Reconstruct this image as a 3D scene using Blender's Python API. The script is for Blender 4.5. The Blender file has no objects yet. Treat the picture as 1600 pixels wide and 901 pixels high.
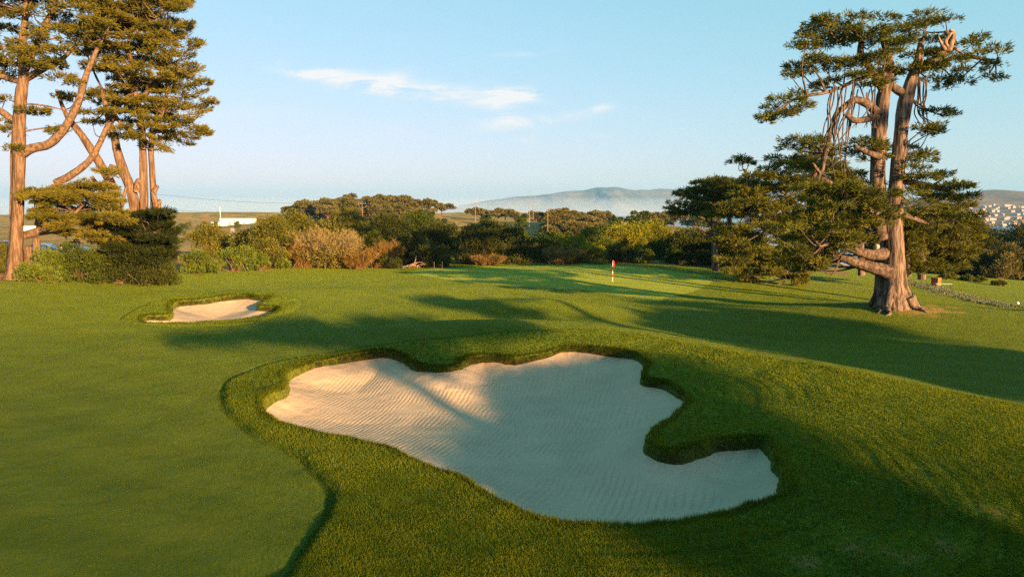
import bpy, math, numpy as np
from mathutils import Vector

sc = bpy.context.scene
COL = sc.collection
R = np.random.default_rng(11)

# ------------------------------------------------------------------ camera
W, Hh, F = 1600.0, 901.0, 24.0 / 36.0 * 1600.0
PITCH = math.radians(6.44)
CAM = np.array([0.0, 0.0, 7.3])
cd = bpy.data.cameras.new("camera"); cam = bpy.data.objects.new("camera", cd); COL.objects.link(cam)
cd.lens = 24; cd.sensor_width = 36; cd.clip_end = 60000; cd.clip_start = 0.1
cam.location = CAM; cam.rotation_euler = (math.pi / 2 - PITCH, 0, 0)
sc.camera = cam
FW = np.array([0, math.cos(PITCH), -math.sin(PITCH)]); UP = np.array([0, math.sin(PITCH), math.cos(PITCH)])

def ray(px, py):
    d = FW + np.array([1.0, 0, 0]) * ((px - 800) / F) + UP * ((450.5 - py) / F)
    return d

def at(px, py, Y):
    d = ray(px, py); return CAM + d * (Y / d[1])

# ------------------------------------------------------------------ sun
EXPO = 2.25
EL = math.radians(10.0); TAN = math.tan(EL)
SX, SY = 0.62, -0.785
_n = math.hypot(SX, SY); SX /= _n; SY /= _n

# ------------------------------------------------------------------ noise
def _hash(ix, iy, s):
    h = (ix.astype(np.int64) * 374761393 + iy.astype(np.int64) * 668265263 + s * 974634777) & 0xffffffff
    h = ((h ^ (h >> 13)) * 1274126177) & 0xffffffff
    return ((h ^ (h >> 16)) & 0xffff) / 65535.0

def vnoise(x, y, s=0):
    x = np.asarray(x, float); y = np.asarray(y, float)
    ix = np.floor(x); iy = np.floor(y); fx = x - ix; fy = y - iy
    fx = fx * fx * fx * (fx * (fx * 6 - 15) + 10); fy = fy * fy * fy * (fy * (fy * 6 - 15) + 10)
    ix = ix.astype(np.int64); iy = iy.astype(np.int64)
    a = _hash(ix, iy, s); b = _hash(ix + 1, iy, s); c = _hash(ix, iy + 1, s); d = _hash(ix + 1, iy + 1, s)
    return (a * (1 - fx) + b * fx) * (1 - fy) + (c * (1 - fx) + d * fx) * fy - 0.5

def fbm(x, y, s=0, o=4):
    r = 0; a = 1.0
    for k in range(o):
        r = r + a * vnoise(x * 2 ** k + 17.3 * k, y * 2 ** k - 9.1 * k, s + k); a *= 0.5
    return r

def sst(a, b, x):
    t = np.clip((np.asarray(x, float) - a) / (b - a), 0, 1); return t * t * (3 - 2 * t)

def gau(x, y, cx, cy, sx, sy, a, ang=0.0):
    c, s = math.cos(ang), math.sin(ang)
    u = (x - cx) * c + (y - cy) * s; v = -(x - cx) * s + (y - cy) * c
    return a * np.exp(-(u / sx) ** 2 - (v / sy) ** 2)

# ------------------------------------------------------------------ terrain height without the bunkers
def base(x, y):
    x = np.asarray(x, float); y = np.asarray(y, float)
    z = 1.25 * sst(-20, -46, x) * sst(30, 58, y) * (1 - sst(90, 150, y))
    z = z + gau(x, y, -19, 56, 10, 4.0, .5)
    z = z + gau(x, y, -2, 38.5, 10, 3.6, 1.1) + gau(x, y, -3, 45.5, 11, 3.2, -.5)
    z = z + gau(x, y, 12.5, 28, 13, 4.2, .75, math.radians(128))
    z = z + gau(x, y, 17, 41, 8, 5, -.75)
    z = z + gau(x, y, 1.5, 50.5, 7, 2.8, .85, math.radians(-12)) + gau(x, y, -12, 60, 12, 5, .45, math.radians(10)) + gau(x, y, -30, 50, 9, 6, .35)
    z = z + gau(x, y, 3, 78, 18, 13, .35)
    z = z + gau(x, y, 26.5, 46, 8, 6, 1.0) + gau(x, y, 36, 41, 7, 6, .55)
    z = z - .062 * np.maximum(x - 24, 0) * sst(47, 62, y) * (1 - sst(140, 260, y))
    z = z + .12 * fbm(x * .09, y * .09, 3, 3) * sst(10, 25, y) + (.065 * fbm(x * .42, y * .5, 13, 4)) * (1 - sst(60, 90, y))
    # beyond the course
    far = sst(104, 165, y)
    z = z - 3.2 * far
    dun = sst(450, 640, y) * (1 - sst(-10, 70, x - .12 * y))
    z = z + dun * (2.6 + 5.5 * fbm(x * .006 + 2, y * .008, 21, 4) + 4.6 * sst(560, 800, y))
    z = z + gau(x, y, -78, 385, 62, 55, 10.5) + gau(x, y, -268, 660, 40, 70, 4.5)
    z = z + gau(x, y, 15, 330, 90, 45, 4.6)
    # the right side falls to a lake, the coast to the sea
    rt = sst(60, 130, x - .10 * y) * sst(95, 190, y)
    z = z - 17 * rt * (1 - .0 * y)
    z = z - 70 * sst(820, 1500, y)
    z = z + 2.0 * fbm(x * .012, y * .012, 8, 3) * far
    return z

def ground_at(px, py, hf=base, dz=0.0):
    d = ray(px, py); t = 5.0; pz = None
    while t < 3000:
        p = CAM + d * t
        if p[2] < hf(p[0], p[1]) + dz:
            lo, hi = t - max(.2, t * .01), t
            for _ in range(18):
                m = (lo + hi) / 2; q = CAM + d * m
                if q[2] < hf(q[0], q[1]) + dz: hi = m
                else: lo = m
            return CAM + d * hi
        t += max(.2, t * .01)
    return CAM + d * t

def catmull(pts, n=6, closed=True):
    P = np.asarray(pts, float); N = len(P); out = []
    rng_ = range(N) if closed else range(N - 1)
    for i in rng_:
        p0, p1, p2, p3 = (P[(i + k) % N] if closed else P[min(max(i + k, 0), N - 1)] for k in (-1, 0, 1, 2))
        for t in np.arange(n) / n:
            out.append(.5 * ((2 * p1) + (-p0 + p2) * t + (2 * p0 - 5 * p1 + 4 * p2 - p3) * t * t + (-p0 + 3 * p1 - 3 * p2 + p3) * t ** 3))
    if not closed: out.append(P[-1])
    return np.array(out)

def poly_sdf(x, y, P, lim=6.0):
    """signed distance to a polygon, negative inside, clamped at lim outside"""
    out = np.full(x.shape, lim)
    m = (x > P[:, 0].min() - lim) & (x < P[:, 0].max() + lim) & (y > P[:, 1].min() - lim) & (y < P[:, 1].max() + lim)
    if not m.any(): return out
    X = x[m]; Y = y[m]; d2 = np.full(X.shape, 1e9); ins = np.zeros(X.shape, bool)
    Q = np.roll(P, -1, 0)
    for (ax, ay), (bx, by) in zip(P, Q):
        ex, ey = bx - ax, by - ay
        t = np.clip(((X - ax) * ex + (Y - ay) * ey) / (ex * ex + ey * ey + 1e-12), 0, 1)
        d2 = np.minimum(d2, (X - ax - t * ex) ** 2 + (Y - ay - t * ey) ** 2)
        c = ((ay > Y) != (by > Y)); xx = ax + (Y - ay) * ex / (ey if abs(ey) > 1e-12 else 1e-12)
        ins ^= c & (X < xx)
    d = np.sqrt(d2); d[ins] *= -1
    out[m] = np.minimum(d, lim); return out

def line_dist(x, y, P, lim=6.0):
    out = np.full(x.shape, lim)
    m = (x > P[:, 0].min() - lim) & (x < P[:, 0].max() + lim) & (y > P[:, 1].min() - lim) & (y < P[:, 1].max() + lim)
    X = x[m]; Y = y[m]; d2 = np.full(X.shape, lim * lim)
    for (ax, ay), (bx, by) in zip(P[:-1], P[1:]):
        ex, ey = bx - ax, by - ay
        t = np.clip(((X - ax) * ex + (Y - ay) * ey) / (ex * ex + ey * ey + 1e-12), 0, 1)
        d2 = np.minimum(d2, (X - ax - t * ex) ** 2 + (Y - ay - t * ey) ** 2)
    out[m] = np.sqrt(d2); return out

def px_poly(pts, n=5, dz=0.0):
    return catmull([ground_at(a, b, base, dz if len(q) == 0 else q[0])[:2] for a, b, *q in pts], n)

N_, F_ = -.05, -.25     # how far the sand edge lies below the turf: near edges, far edges
BUN1 = px_poly([(408,640,F_),(420,625,F_),(446,614,F_),(445,594,F_),(470,581,F_),(520,568,F_),(560,561,F_),(600,556,F_),(626,562,F_),(650,577,F_),(690,583,F_),(715,578,F_),(730,568,F_),(760,563,F_),(805,567,F_),(850,560,F_),(885,551,F_),(935,553,F_),(975,557,F_),(1003,566,F_),(1010,580,F_),(1004,600,F_),(1035,607,F_),(1060,623,F_),(1072,636,F_),(1052,662,F_),(1022,682,F_),(1011,698,F_),(1022,711,F_),(1050,718,F_),(1090,708,F_),(1130,700,F_),(1185,698,F_),(1205,714,F_),(1215,735,F_),(1228,770,F_),(1213,785,-.15),(1150,800,N_),(1080,816,N_),(1000,825,N_),(930,826,N_),(870,820,N_),(820,808,N_),(780,787,N_),(740,762,N_),(700,742,N_),(640,718,N_),(590,700,N_),(540,689,N_),(480,678,N_),(440,663,N_),(412,651,-.15)])
BUN2 = px_poly([(226,506,N_),(224,501,F_),(262,498,F_),(268,492,F_),(266,482,F_),(275,476,F_),(310,474,F_),(350,468,F_),(385,466,F_),(405,469,F_),(428,470,F_),(410,478,F_),(403,484,F_),(434,486,F_),(428,491,N_),(390,500,N_),(340,505,N_),(290,507,N_),(250,507,N_)])
ROUGH = px_poly([(345,630),(356,597),(420,570),(520,550),(620,537),(740,524),(860,515),(960,518),(1040,530),(1200,560),(1400,595),(1640,645),(2050,735),(2500,860),(2300,1050),(360,1050),(445,905),(500,820),(515,775),(490,740),(440,700),(380,670)])
COLLAR = px_poly([(190,500),(215,481),(270,463),(340,457),(410,458),(460,466),(470,477),(440,492),(370,508),(290,511),(225,508)])
GREEN = px_poly([(640,424),(720,418),(820,415),(950,413.5),(1040,422),(1105,432),(1113,440),(1085,455),(1040,465),(1026,470),(930,455),(800,446),(700,437)])
TRACK = catmull([ground_at(a, b)[:2] for a, b in [(1118,436),(1095,462),(1086,490),(1110,515),(1180,545),(1260,570),(1360,600)]], 6, False)
TRACK2 = catmull([ground_at(a, b)[:2] for a, b in [(1145,440),(1118,466),(1112,492),(1140,515),(1210,540)]], 6, False)
EDGE = np.array([ground_at(a, b)[:2] for a, b in [(-200,452),(0,447),(60,436),(110,431),(190,427),(275,424),(380,423),(450,419),(540,417),(640,416),(700,412),(760,410),(830,411),(950,412),(1130,419),(1250,428),(1330,432)]] + [(42, 108), (55, 116), (75, 122), (95, 125), (140, 125)])
EDGE = EDGE[np.argsort(EDGE[:, 0])]

def lipbowl(x, y, P, depth, reach):
    """signed distance, depth of the turf edge above the sand, bowl depth"""
    s = poly_sdf(x, y, P) 
    near = np.abs(s) < 1.5; nzs = np.zeros(s.shape)
    nzs[near] = .16 * fbm(x[near] * 1.5, y[near] * 1.5, 31, 3) + .05 * fbm(x[near] * 7, y[near] * 7, 33, 2)
    s = np.where(s < 5.9, s + nzs, s)
    e = .25
    gx = poly_sdf(x + e, y, P) - poly_sdf(x - e, y, P); gy = poly_sdf(x, y + e, P) - poly_sdf(x, y - e, P)
    g = np.hypot(gx, gy) + 1e-6
    lip = (.34 - .08 * sst(-.25, .55, (gy + .45 * gx) / g)) * (.85 + .8 * vnoise(x * .35, y * .35, 40))
    d = np.maximum(-s, 0)
    lip = lip + (.29 - lip) * sst(.6, 2.6, d)
    return s, lip, depth * (1 - np.exp(-d / reach))

def ground_parts(x, y):
    b = base(x, y)
    s1, l1, w1 = lipbowl(x, y, BUN1, 1.0, 2.4)
    s2, l2, w2 = lipbowl(x, y, BUN2, .75, 1.8)
    z = b + .07 * np.exp(-(s1 / .5) ** 2) * (s1 > -.5) + .07 * np.exp(-(s2 / .5) ** 2) * (s2 > -.5)
    z = z - (l1 + w1 + .2) * sst(.04, -.20, s1) - (l2 + w2 + .2) * sst(.06, -.22, s2)
    sand1 = b - l1 - w1; sand2 = b - l2 - w2
    return z, s1, s2, sand1, sand2

def gz(x, y):
    return float(base(np.array([x]), np.array([y]))[0])

# ------------------------------------------------------------------ mesh building
class MB:
    def __init__(s): s.v = []; s.f = []; s.t = []; s.n = 0; s.m = []
    def add(s, v, f, tint=.5, mi=0):
        v = np.asarray(v, float).reshape(-1, 3); f = np.asarray(f, np.int64)
        s.v.append(v); s.f.append(f + s.n); s.n += len(v)
        s.t.append(np.broadcast_to(np.asarray(tint, float), (len(v),)).copy()); s.m.append(np.full(len(f), mi))
    def build(s, name, mat, parent=None, org=(0, 0, 0), smooth=False, attrs=None):
        me = bpy.data.meshes.new(name); V = np.concatenate(s.v) - np.asarray(org, float)
        me.vertices.add(len(V)); me.vertices.foreach_set("co", V.ravel().astype(np.float32))
        li = np.concatenate([f.ravel() for f in s.f]); sz = np.concatenate([np.full(len(f), f.shape[1]) for f in s.f])
        me.loops.add(len(li)); me.loops.foreach_set("vertex_index", li.astype(np.int32))
        me.polygons.add(len(sz)); st = np.concatenate([[0], np.cumsum(sz)[:-1]])
        me.polygons.foreach_set("loop_start", st.astype(np.int32)); me.polygons.foreach_set("loop_total", sz.astype(np.int32))
        me.polygons.foreach_set("use_smooth", np.full(len(sz), smooth))
        me.polygons.foreach_set("material_index", np.concatenate(s.m).astype(np.int32))
        a = me.attributes.new("tint", "FLOAT", "POINT"); a.data.foreach_set("value", np.concatenate(s.t).astype(np.float32))
        for k, val in (attrs or {}).items():
            a = me.attributes.new(k, "FLOAT", "POINT"); a.data.foreach_set("value", np.asarray(val).ravel().astype(np.float32))
        for mm in (mat if isinstance(mat, (list, tuple)) else [mat]): me.materials.append(mm)
        me.update(calc_edges=True); me.validate()
        o = bpy.data.objects.new(name, me); COL.objects.link(o)
        if parent is not None: o.parent = parent
        else: o.location = org
        return o
    def box(s, c, h, tint=.5, rz=0.0, mi=0):
        c = np.asarray(c, float); h = np.asarray(h, float)
        v = np.array([[x, y, z] for z in (-1, 1) for y in (-1, 1) for x in (-1, 1)], float) * h
        if rz:
            co, si = math.cos(rz), math.sin(rz); v = np.stack([v[:, 0] * co - v[:, 1] * si, v[:, 0] * si + v[:, 1] * co, v[:, 2]], 1)
        s.add(v + c, [[0,2,3,1],[4,5,7,6],[0,1,5,4],[2,6,7,3],[0,4,6,2],[1,3,7,5]], tint, mi)
    def tube(s, path, rad, n=8, flute=0.0, rough=0.0, rng=R, tint=.5, cap=True, sub=4, mi=0):
        P = catmull(path, sub, False) if len(path) > 2 else np.asarray(path, float)
        Rr = np.interp(np.linspace(0, len(path) - 1, len(P)), range(len(path)), rad)
        T = np.gradient(P, axis=0); T /= np.linalg.norm(T, axis=1)[:, None] + 1e-9
        up = np.array([.3, 1., .1]) if abs(T[0][2]) > .6 else np.array([0, 0, 1.])
        V = []
        ph = np.linspace(0, 2 * math.pi, n, endpoint=False); p0 = rng.random() * 6; p1 = rng.random() * 6
        for i in range(len(P)):
            a = np.cross(T[i], up); a /= np.linalg.norm(a) + 1e-9; b = np.cross(a, T[i]); up = b
            r = Rr[i] * (1 + flute * (np.sin(ph * 5 + p0 + i * .12) * .6 + np.sin(ph * 8 + p1 - i * .2) * .4) + rough * rng.normal(0, 1, n))
            V.append(P[i] + np.outer(np.cos(ph) * r, a) + np.outer(np.sin(ph) * r, b))
        V = np.concatenate(V); L = len(P)
        i = np.arange(L - 1)[:, None] * n; j = np.arange(n)[None, :]; k = (j + 1) % n
        f = np.stack([i + j, i + k, i + n + k, i + n + j], -1).reshape(-1, 4)
        s.add(V, f, tint, mi)
        if cap:
            s.add(np.vstack([V[-n:], P[-1] + T[-1] * Rr[-1] * .3]), [[q, (q + 1) % n, n] for q in range(n)], tint)
            s.add(np.vstack([V[:n], P[0]]), [[(q + 1) % n, q, n] for q in range(n)], tint)

def nrm(v): return v / (np.linalg.norm(v, axis=-1, keepdims=True) + 1e-9)

def diamonds(mb, C, D, L, Wd, tint, rng):
    """folded leaf blades: base C, direction D, length L, half width Wd"""
    n = len(C); D = nrm(D); L = np.broadcast_to(L, (n,))[:, None]; Wd = np.broadcast_to(Wd, (n,))[:, None]
    S = nrm(np.cross(D, rng.normal(0, 1, (n, 3)))); U = np.cross(S, D)
    m = C + D * L * .45 + U * L * .06
    V = np.stack([C, m + S * Wd, C + D * L, m - S * Wd], 1).reshape(-1, 3)
    f = np.arange(n)[:, None] * 4 + np.array([[0, 1, 2, 3]])
    mb.add(V, f, np.repeat(np.broadcast_to(tint, (n,)), 4))

def sph(rng, n):
    return nrm(rng.normal(0, 1, (n, 3)))

def pad(mb, rng, c, r, cl=.55, dens=1.0, spray=.5, tb=.5):
    """one flat layered cypress bough: clumps of upward and outward pointing sprays"""
    c = np.asarray(c, float); r = np.asarray(r, float)
    nc = max(3, int(dens * 1.15 * r[0] * r[1] / (cl * cl) * (.7 + .5 * r[2] / cl)))
    u = sph(rng, nc) * (rng.random((nc, 1)) ** .38); u[:, 2] = np.where(u[:, 2] < -.2, u[:, 2] * .6, u[:, 2])
    for q in u:
        cc = c + q * r; cr = cl * rng.uniform(.65, 1.25)
        ns = int(13 * (cr / cl) ** 1.6) + 4
        w = sph(rng, ns); w[:, 2] *= .5
        p = cc + w * np.array([cr, cr, cr * .45])
        out = np.array([q[0], q[1], 0]) * .9
        d = w * np.array([1, 1, .5]) + out + np.array([0, 0, .28])
        ct = tb + rng.normal(0, .16)
        k = 7
        P = np.repeat(p, k, 0) + rng.normal(0, .09 * cl / .55, (ns * k, 3)); D = np.repeat(nrm(d), k, 0) + rng.normal(0, .38, (ns * k, 3))
        diamonds(mb, P, D, spray * rng.uniform(.4, 1.0, ns * k), spray * .075, np.clip(ct + rng.normal(0, .1, ns * k), 0, 1), rng)

def frond(mb, rng, p0, p1, spray=.5, tb=.5):
    """a tapering branch end that runs out into a pointed spray"""
    d = p1 - p0; L = np.linalg.norm(d); mb.tube([p0, (p0 + p1) / 2 - np.array([0, 0, .06 * L]), p1], [.06, .04, .012], 4, 0, 0, rng, .5, False, 3, 1)
    n = int(90 * L); f = rng.random(n) ** .8; side = rng.normal(0, 1, (n, 3)) * np.array([1, 1, .5]) * ((1 - f) * .26 * L ** .6 + .05)[:, None]
    C = p0 + d * f[:, None] * .93 + side - np.array([0, 0, .06 * L]) * (4 * f * (1 - f))[:, None]
    D = nrm(d) * .9 + side * 1.0 + rng.normal(0, .33, (n, 3)) + np.array([0, 0, .15])
    diamonds(mb, C, D, spray * rng.uniform(.4, 1.0, n), spray * .075, np.clip(tb + rng.normal(0, .06) + rng.normal(0, .12, n), 0, 1), rng)

# ------------------------------------------------------------------ object helpers
def tag(o, label=None, cat=None, group=None, kind=None):
    if label: o["label"] = label
    if cat: o["category"] = cat
    if group: o["group"] = group
    if kind: o["kind"] = kind
    return o
def empty(name, loc, label, cat, group=None, rz=0.0):
    o = bpy.data.objects.new(name, None); COL.objects.link(o); o.location = loc; o.rotation_euler = (0, 0, rz); o.empty_display_size = .3
    return tag(o, label, cat, group)
def copy_tree(o, parent=None):
    c = o.copy(); COL.objects.link(c); c.parent = parent
    for ch in list(o.children): copy_tree(ch, c)
    return c

# ------------------------------------------------------------------ materials
class NT:
    def __init__(s, name):
        s.mat = bpy.data.materials.new(name); s.mat.use_nodes = True; s.t = s.mat.node_tree; s.t.nodes.clear()
        s.out = s.t.nodes.new("ShaderNodeOutputMaterial")
    def nd(s, typ, **kw):
        n = s.t.nodes.new(typ)
        for k, v in kw.items(): setattr(n, k, v)
        return n
    def link(s, a, b): s.t.links.new(a, b)
    def put(s, sock, v):
        if hasattr(v, "is_output") or hasattr(v, "links"): s.link(v, sock)
        else: sock.default_value = v
    def attr(s, name): return s.nd("ShaderNodeAttribute", attribute_name=name).outputs["Fac"]
    def math(s, op, a, b=0.0, c=None, clamp=False):
        n = s.nd("ShaderNodeMath", operation=op, use_clamp=clamp); s.put(n.inputs[0], a); s.put(n.inputs[1], b)
        if c is not None: s.put(n.inputs[2], c)
        return n.outputs[0]
    def noise(s, vec, scale, detail=3, rough=.55, dist=0.0):
        n = s.nd("ShaderNodeTexNoise"); s.put(n.inputs["Vector"], vec); n.inputs["Scale"].default_value = scale
        n.inputs["Detail"].default_value = detail; n.inputs["Roughness"].default_value = rough; n.inputs["Distortion"].default_value = dist
        return n.outputs["Fac"]
    def map(s, v, a, b, c=0.0, d=1.0, smooth=True):
        n = s.nd("ShaderNodeMapRange", interpolation_type="SMOOTHSTEP" if smooth else "LINEAR"); s.put(n.inputs[0], v)
        for i, q in enumerate((a, b, c, d)): n.inputs[1 + i].default_value = q
        return n.outputs[0]
    def mix(s, f, a, b):
        n = s.nd("ShaderNodeMix", data_type="RGBA"); s.put(n.inputs["Factor"], f)
        for k, v in ((6, a), (7, b)):
            if isinstance(v, tuple): n.inputs[k].default_value = (*v, 1)
            else: s.link(v, n.inputs[k])
        return n.outputs[2]
    def scalev(s, vec, sc):
        n = s.nd("ShaderNodeMapping"); s.link(vec, n.inputs[0]); n.inputs["Scale"].default_value = sc; return n.outputs[0]
    def bump(s, h, strength, dist, normal=None):
        n = s.nd("ShaderNodeBump"); s.put(n.inputs["Height"], h); n.inputs["Strength"].default_value = strength; n.inputs["Distance"].default_value = dist
        if normal is not None: s.link(normal, n.inputs["Normal"])
        return n.outputs[0]
    def principled(s, col, rough=.8, normal=None, spec=.2, metal=0.0):
        n = s.nd("ShaderNodeBsdfPrincipled")
        if isinstance(col, tuple): n.inputs["Base Color"].default_value = (*col, 1)
        else: s.link(col, n.inputs["Base Color"])
        s.put(n.inputs["Roughness"], rough); n.inputs["Specular IOR Level"].default_value = spec; n.inputs["Metallic"].default_value = metal
        if normal is not None: s.link(normal, n.inputs["Normal"])
        s.link(n.outputs[0], s.out.inputs[0]); return n
    def obj(s): return s.nd("ShaderNodeTexCoord").outputs["Object"]
    def pos(s): return s.nd("ShaderNodeNewGeometry").outputs["Position"]

def leafmat(name, c0, c1, trans=.3, hue=None):
    m = NT(name); t = m.attr("tint")
    oi = m.nd("ShaderNodeObjectInfo").outputs["Random"]
    f = m.math("ADD", m.math("MULTIPLY", t, .85), m.math("MULTIPLY", oi, .2), clamp=True)
    col = m.mix(f, c0, c1)
    if hue: col = m.mix(m.map(m.noise(m.pos(), .9, 2), .52, .7), col, hue)
    d = m.nd("ShaderNodeBsdfDiffuse"); m.link(col, d.inputs[0]); tr = m.nd("ShaderNodeBsdfTranslucent"); m.link(col, tr.inputs[0])
    mx = m.nd("ShaderNodeMixShader"); mx.inputs[0].default_value = trans; m.link(d.outputs[0], mx.inputs[1]); m.link(tr.outputs[0], mx.inputs[2])
    m.link(mx.outputs[0], m.out.inputs[0]); return m.mat

def barkmat(name, c0, c1, sc=1.0, bump=.9, zs=.13):
    m = NT(name); p = m.obj(); g = m.scalev(p, (1, 1, zs))
    a = m.noise(g, 5 * sc, 5, .65); b = m.noise(p, 1.1 * sc, 3)
    col = m.mix(m.map(a, .40, .62), c0, c1); col = m.mix(m.map(b, .45, .75, 0, .5), col, (c1[0] * .8, c1[1] * .85, c1[2] * .95))
    m.principled(col, .9, m.bump(a, bump, .12), .1); return m.mat

def plain(name, col, rough=.7, spec=.3, var=.12, metal=0.0, scale=3.0):
    m = NT(name); n = m.noise(m.obj(), scale, 4)
    c = m.mix(m.map(n, .3, .7), tuple(q * (1 - var) for q in col), tuple(min(1, q * (1 + var)) for q in col))
    m.principled(c, rough, None, spec, metal); return m.mat

def groundmat():
    m = NT("turf"); p = m.pos(); sep = m.nd("ShaderNodeSeparateXYZ"); m.link(p, sep.inputs[0])
    s1 = m.attr("sdf1"); s2 = m.attr("sdf2"); rough = m.attr("rough"); gr = m.attr("green"); wild = m.attr("wild"); dirt = m.attr("dirt"); trk = m.attr("track")
    pale = m.attr("pale")
    n0 = m.noise(p, .12, 3); n1 = m.noise(p, .7, 4); n2 = m.noise(p, 5, 4, .6); n3 = m.noise(m.scalev(p, (.6, 1, 1)), 22, 4, .7); n4 = m.noise(m.scalev(p, (.45, 1, 1)), 3.2, 4, .6)
    fw = m.mix(m.map(n0, .35, .65), (.020, .042, .005), (.036, .058, .006))
    fw = m.mix(m.map(n1, .42, .62, 0, .6), fw, (.018, .038, .004)); fw = m.mix(m.map(m.noise(m.scalev(p, (.35, 1, 1)), .55, 4, .6), .52, .70, 0, .6), fw, (.055, .066, .009))
    rg = m.mix(m.map(n1, .35, .65), (.045, .085, .006), (.085, .125, .010))
    rg = m.mix(m.map(n2, .48, .75, 0, .6), rg, (.15, .16, .018))
    grn = m.mix(m.map(n1, .3, .7), (.150, .195, .030), (.180, .22, .036))
    wob = m.math("MULTIPLY", m.math("SUBTRACT", n1, .5), .5)
    fr = m.map(m.math("ADD", rough, wob), .12, -.12)
    col = m.mix(fr, fw, rg)
    col = m.mix(m.map(m.math("ADD", gr, m.math("MULTIPLY", wob, .4)), .15, -.15), col, grn)
    # dark cut line at rough and green edges; the rough's includes painted step shade
    cut = m.math("MULTIPLY", m.map(m.math("ABSOLUTE", m.math("ADD", rough, wob)), .0, .26, 1, 0), .8)
    col = m.mix(cut, col, (.022, .045, .008))
    col = m.mix(m.math("MULTIPLY", m.map(m.math("ABSOLUTE", m.math("ADD", gr, .0)), .0, .5, 1, 0), .35), col, (.045, .075, .012))
    # mower passes that follow the bunker, wheel tracks
    col = m.mix(m.math("MULTIPLY", m.attr("rut"), .75), col, (.022, .045, .005))
    mow = m.math("SINE", m.math("ADD", m.math("MULTIPLY", sep.outputs[0], 1.1), m.math("ADD", m.math("MULTIPLY", sep.outputs[1], 2.1), m.math("MULTIPLY", n0, 9))))
    col = m.mix(m.math("MULTIPLY", m.map(mow, -.2, .6), .26), col, (.05, .085, .012))
    tk = m.map(m.math("ADD", trk, m.math("MULTIPLY", wob, .6)), .34, .08, 0, .4)
    col = m.mix(tk, col, (.030, .050, .010))
    # worn ground and fallen needles
    col = m.mix(m.map(m.math("ADD", dirt, m.math("MULTIPLY", m.math("SUBTRACT", n1, .5), 1.3)), .45, .75), col, m.mix(n2, (.14, .07, .028), (.27, .15, .07)))
    col = m.mix(m.map(m.math("ADD", pale, m.math("MULTIPLY", m.math("SUBTRACT", n2, .5), 1.2)), .4, .8), col, (.11, .14, .08))
    # natural land beyond the course
    w1 = m.noise(m.scalev(p, (1, 1.6, 1)), .011, 5, .6); w2 = m.noise(p, .11, 4)
    wl = m.mix(m.map(w1, .53, .62), (.27, .19, .075), (.125, .13, .038)); wl = m.mix(m.map(w2, .5, .68), wl, (.30, .16, .055)); wl = m.mix(m.map(w2, .50, .38, 0, .85), wl, (.07, .085, .025))
    wl = m.mix(m.map(m.math("ADD", sep.outputs[1], m.math("MULTIPLY", n1, 14)), 118, 104, 0, .75), wl, m.mix(n2, (.17, .085, .032), (.26, .17, .07)))
    col = m.mix(m.map(m.math("ADD", wild, m.math("MULTIPLY", wob, 3)), -.5, .5), col, wl)
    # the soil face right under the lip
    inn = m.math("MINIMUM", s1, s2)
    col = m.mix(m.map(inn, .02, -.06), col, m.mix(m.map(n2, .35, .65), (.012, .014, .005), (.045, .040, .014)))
    hgt = m.math("ADD", m.math("MULTIPLY", n4, .9), m.math("ADD", m.math("MULTIPLY", n3, .7), m.math("MULTIPLY", n2, .8)))
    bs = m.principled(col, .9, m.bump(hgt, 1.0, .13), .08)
    m.put(bs.inputs["Sheen Weight"], m.math("MULTIPLY", m.map(wild, -.5, .5, 1, .08), .25)); bs.inputs["Sheen Roughness"].default_value = .45; bs.inputs["Sheen Tint"].default_value = (.62, .92, .06, 1)
    return m.mat

def sandmat(name, sc=1.0):
    m = NT(name); p = m.pos(); a = m.attr("rake"); d = m.attr("depth")
    n1 = m.noise(p, .6, 4); n2 = m.noise(p, 9, 4, .65); n3 = m.noise(p, 45, 3, .7)
    col = m.mix(m.map(n1, .3, .7), (.37, .315, .235), (.42, .355, .265)); col = m.mix(m.map(n2, .3, .8, 0, .35), col, (.32, .265, .19))
    w = m.math("SINE", m.math("ADD", a, m.math("MULTIPLY", m.math("SUBTRACT", m.noise(p, .9, 4, .6), .5), 9.0)))
    w = m.math("MULTIPLY", w, m.map(m.noise(p, .8, 4), .35, .62, .1, .9))
    w = m.math("MULTIPLY", w, m.map(d, .5, 1.9))
    col = m.mix(m.math("MULTIPLY", m.map(w, 0, -.9), .34), col, (.24, .195, .14)); col = m.mix(m.map(n3, .62, .8, 0, .35), col, (.22, .18, .13))  # rake-groove shade put into the colour, plus random dark grains
    h = m.math("ADD", m.math("MULTIPLY", w, .010 * sc), m.math("ADD", m.math("MULTIPLY", n2, .03), m.math("MULTIPLY", n3, .012)))
    m.principled(col, .95, m.bump(h, .9, 1.0), .05)
    return m.mat

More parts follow.
